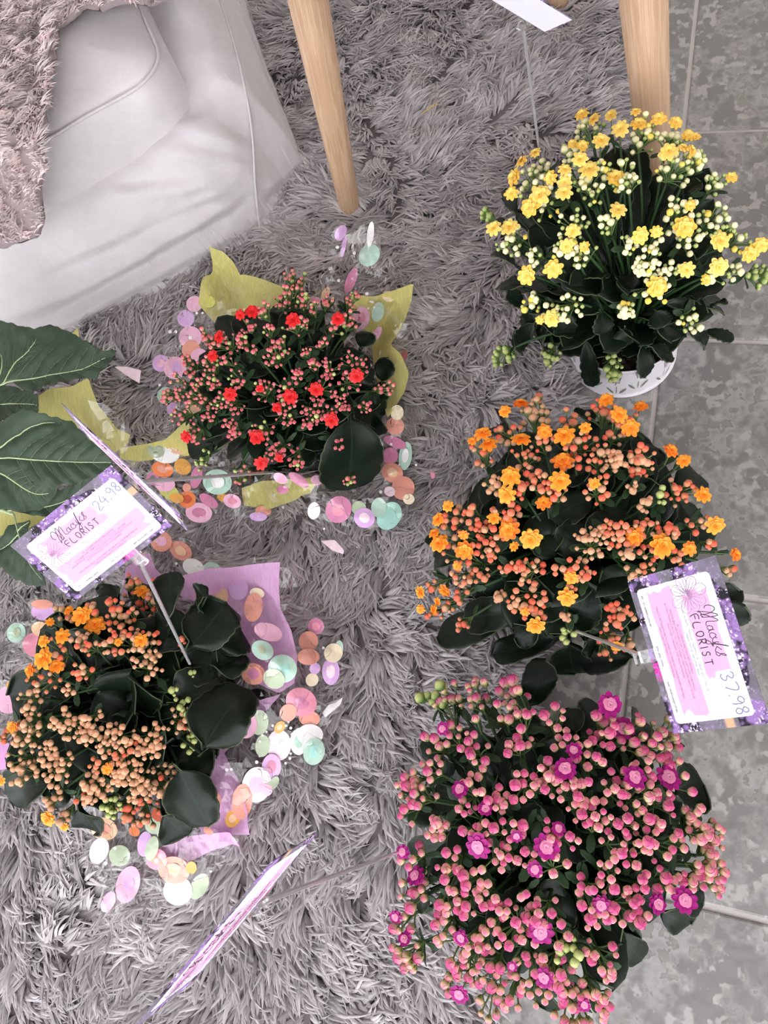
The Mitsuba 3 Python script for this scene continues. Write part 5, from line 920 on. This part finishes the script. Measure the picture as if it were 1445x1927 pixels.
def card_parts():
    body = trimesh.creation.extrude_polygon(sg.box(-CW / 2, -CH / 2, CW / 2, CH / 2), .0005, engine='earcut')
    v = np.array(body.vertices); CARD['photo'] = mikit.ply((v, np.array(body.faces)), 'card_photo', False, uv=np.column_stack([v[:, 0] / CW + .5, v[:, 1] / CH + .5]))
    x0, y0 = uvxy(.075, .93); x1, y1 = uvxy(.945, .115)
    CARD['panel'] = mikit.ply(flat(sg.box(x0 + .003, y0 + .003, x1 - .003, y1 - .003).buffer(.003), .0005), 'card_white')
    pr = sg.box(*uvxy(.665, .37), *uvxy(.93, .13)).buffer(-.002).buffer(.002)
    CARD['pink_stripe'] = mikit.ply(flat(brush(.17, .70, .20, .455, 3), .0006, .00005), 'card_pink'), mikit.ply(flat(brush(.10, .90, .555, .82, 4), .0006, .00005), 'card_pink')
    CARD['price_box'] = mikit.ply(flat(pr, .00065, .00005), 'card_white')
    CARD['wordmark'] = mikit.ply(wordmark(), 'ink_black'); CARD['flower_sketch'] = mikit.ply(flower_sketch(), 'ink_line')
    g = [line('ALL PLANTS, CANDLES, CHOCOLATE, FUDGE, GIFTS, DECOR', .52, .505, .00125), line('DRIED GOODS, ARE FINAL SALE', .54, .54, .00125)]
    CARD['small_print'] = mikit.ply(join(g), 'ink_grey')
    t = ['ALL FLOWERS ARE NON REFUNDABLE', 'EXCHANGES ARE PERMITTED WITHIN 2 DAYS OF PURCHASE', 'WITHIN THOSE 2 DAYS, YOU MUST BRING THE FLOWERS BACK TO OUR', 'SHOP WITH RECEIPT FOR AN EXCHANGE!', '', 'ONCE PURCHASED/OR DELIVERED WE ARE NO LONGER RESPONSIBLE', 'FOR HOW THE PRODUCT IS HANDLED!']
    CARD['terms'] = mikit.ply(join([line(s, .50, .60 + .034 * k, .00125) for k, s in enumerate(t) if s]), 'ink_mauve')
    CARD['address'] = mikit.ply(join([line('95 - 47 VERMILLION RD', .12, .895, .00125, centre=False), line('204-256-3336', .45, .895, .00125, centre=False), line('MACYKSFLORIST.COM', .68, .895, .00125, centre=False)]), 'ink_black')
    for p in ('24.98', '37.98'): CARD[p] = mikit.ply(pen(p, .69, .325, .0078), 'ink_pen')
    b = trimesh.creation.box([CW - .002, CH - .002, .0001]); b.apply_translation([0, 0, -.0001]); CARD['back'] = mikit.ply(b, 'card_back')
card_parts()
def price_card(label, m, price):
    t = thing('price_card', label, 'price card')
    for nm, k in (('photo_print', 'photo'), ('white_panel', 'panel'), ('price_box', 'price_box'), ('wordmark', 'wordmark'), ('flower_sketch', 'flower_sketch'), ('small_print', 'small_print'), ('terms_print', 'terms'), ('address_print', 'address'), ('card_back', 'back')):
        add(nm, CARD[k], t, at=m)
    for d in CARD['pink_stripe']: add('pink_stripe', d, t, at=m)
    if price: add('handwritten_price', CARD[price], t, at=m)
    return t
def pick(label, a, b, up, across):
    """clear rod from a (in the plant) to b (the card's edge) with a forked clip holding the card"""
    t = thing('card_pick', label, 'card holder')
    a, b = np.asarray(a, float), np.asarray(b, float)
    add('rod', mikit.ply(tube(np.linspace(a, b, 12), .0017, 6), 'clear_plastic'), t)
    u, x = unit(up), unit(across); n = np.cross(x, u); m = []
    for s in (-1, 1):
        bx = trimesh.creation.box([.0085, .012, .0011]); bx.apply_translation([0, .003, s * .0020]); m.append(bx)
    br = trimesh.creation.box([.0075, .003, .0051]); br.apply_translation([0, -.0055, 0]); m.append(br)
    mm = trimesh.util.concatenate(m); M = np.column_stack([x, u, n])
    add('clip', mikit.ply((np.array(mm.vertices) @ M.T + b, np.array(mm.faces)), 'clear_glassy'), t)
def mrt(c, R):
    R = np.array(R); return frame(np.array(c), R[:, 0], R[:, 1], R[:, 2])
R1 = np.array([[.8467, -.4173, .33], [.5224, .5342, -.6646], [.1011, .7351, .6703]]); C1 = np.array([-.3503, .1687, .5665])
R2 = np.array([[.1944, .775, -.6013], [-.9683, .0534, -.2442], [-.1572, .6297, .7608]]); C2 = np.array([.0679, .073, .5405])
price_card('price card reading 24.98 held over the pink-wrapped orange kalanchoe', mrt(C1, R1), '24.98')
b1 = C1 + R1 @ [.012, -CH / 2 + .002, 0]
pick('clear plastic pick holding the 24.98 card in the pink-wrapped plant', P(357, 1249, .215), b1 - R1 @ [0, .006, 0], R1[:, 1], R1[:, 0])
price_card('price card reading 37.98 turned sideways in front of the large orange kalanchoe', mrt(C2, R2), '37.98')
b2 = C2 + R2 @ [.0, -CH / 2 + .002, 0]
pick('clear plastic pick holding the 37.98 card in the large orange kalanchoe', P(1085, 1188, .20), b2 - R2 @ [0, .006, 0], R2[:, 1], R2[:, 0])
def edge_card(p0, p1, wide, label, plabel, foot, flip=1, tilt=0.0):
    """a card seen almost edge-on: its long side runs from pixel p0 to p1"""
    p0, p1 = np.array(p0, float), np.array(p1, float); L = np.linalg.norm(p1 - p0); mid = (p0 + p1) / 2
    depth = CW * F / L; r = ray(*mid); c = EYE + r * (depth / F)
    x = ROT @ np.array([*(p1 - p0) / L, tilt]); x = unit(x); v = unit(r); v = unit(v - x * (v @ x)); n = np.cross(x, v)
    s = wide / (CH / depth * F); y = unit(-v * math.sqrt(1 - s * s) * 1.0 + n * s * flip); z = np.cross(x, y)
    if z @ (EYE - c) < 0: x, z = -x, -z
    m = frame(c, x, y, z); price_card(label, m, None)
    b = c - y * (CH / 2 + .003) + x * .0
    pick(plabel, foot, b, y, x)
edge_card((138, 787), (346, 984), 11, 'price card seen edge-on between the veined leaf and the red kalanchoe', 'clear plastic pick lying across the film of the red kalanchoe', P(512, 889, .15), 1)
edge_card((556, 1592), (310, 1888), 30, 'price card seen edge-on above the rug beside the magenta kalanchoe', 'clear plastic pick slanting out of the magenta kalanchoe over the rug', P(760, 1600, .17), -1)
def back_card():
    c0, c1, c2 = P(1026, 61, .52), P(970, 40, .50), P(966, 0, .53)
    x = unit(P(905, -12, .56) - P(1026, 61, .52)); y = unit(P(985, -30, .60) - P(1026, 61, .52)); y = unit(y - x * (x @ y))
    c = P(1026, 61, .52) + x * CW * .5 + y * CH * .5; z = np.cross(x, y)
    if z @ (EYE - c) > 0: x, z = -x, -z           # its back is towards us
    price_card('price card showing its white back at the top edge above the yellow kalanchoe', frame(c, x, y, z), None)
    pick('clear plastic pick rising from the yellow kalanchoe to the top edge', P(1017, 300, .24), P(984, 50, .505), y, x)
back_card()

# ------------------------------------------------------------------ scraps on the rug
plain('straw', srgb(206, 180, 110), .7)
def scrap(label, cat, outline, mat, name='paper_scrap'):
    w = np.array([P(*q) for q in outline]); q, f = flat_sheet(sg.Polygon(w[:, :2]), .004); z = Drape(w, .003, 5, 60, False)
    v = np.column_stack([q, z(q)]); v, f = shell(v, f, vnormals(v, f), .0004)
    k = key(name); scene[k] = mikit.ply((v, f), mat, True); labels[k] = {'label': label, 'category': cat}
scrap('small white paper scrap on the rug between the two wrapped plants', 'scrap', [(604, 1018, .04), (630, 1016, .042), (648, 1036, .041), (646, 1043, .04), (625, 1036, .04)], 'dot_blush')
scrap('tiny pink paper scrap on the rug left of the large orange kalanchoe', 'scrap', [(809, 888, .04), (818, 889, .041), (819, 899, .04), (812, 902, .04)], 'dot_rose')
scrap('pale lilac film scrap curling off the rug left of the red kalanchoe', 'scrap', [(215, 690, .045), (240, 690, .05), (266, 697, .055), (263, 722, .05), (240, 708, .047)], 'dot_blush', 'film_scrap')
scrap('curled white film scrap on the rug at the right end of the pink wrap', 'scrap', [(606, 1342, .04), (618, 1326, .05), (632, 1322, .055), (645, 1312, .06), (640, 1326, .06), (626, 1338, .055), (612, 1350, .042)], 'dot_white', 'film_scrap')
for lab, pts in zip(('longer dry yellow straw strand on the rug under the table', 'shorter dry yellow straw strand beside the longer one on the rug'), ([(793, 215, .042), (808, 202, .046), (822, 193, .043)], [(797, 212, .042), (815, 200, .046), (829, 196, .042)])):
    k = key('straw'+'_strand'); scene[k] = mikit.ply(tube(spline(world(lambda q: q[:2], pts), 10), .0007, 5), 'straw', True); labels[k] = {'label': lab, 'category': 'straw', 'group': 'straw strands on the rug'}
build_rug()
labels['floor']={'kind':'structure'}
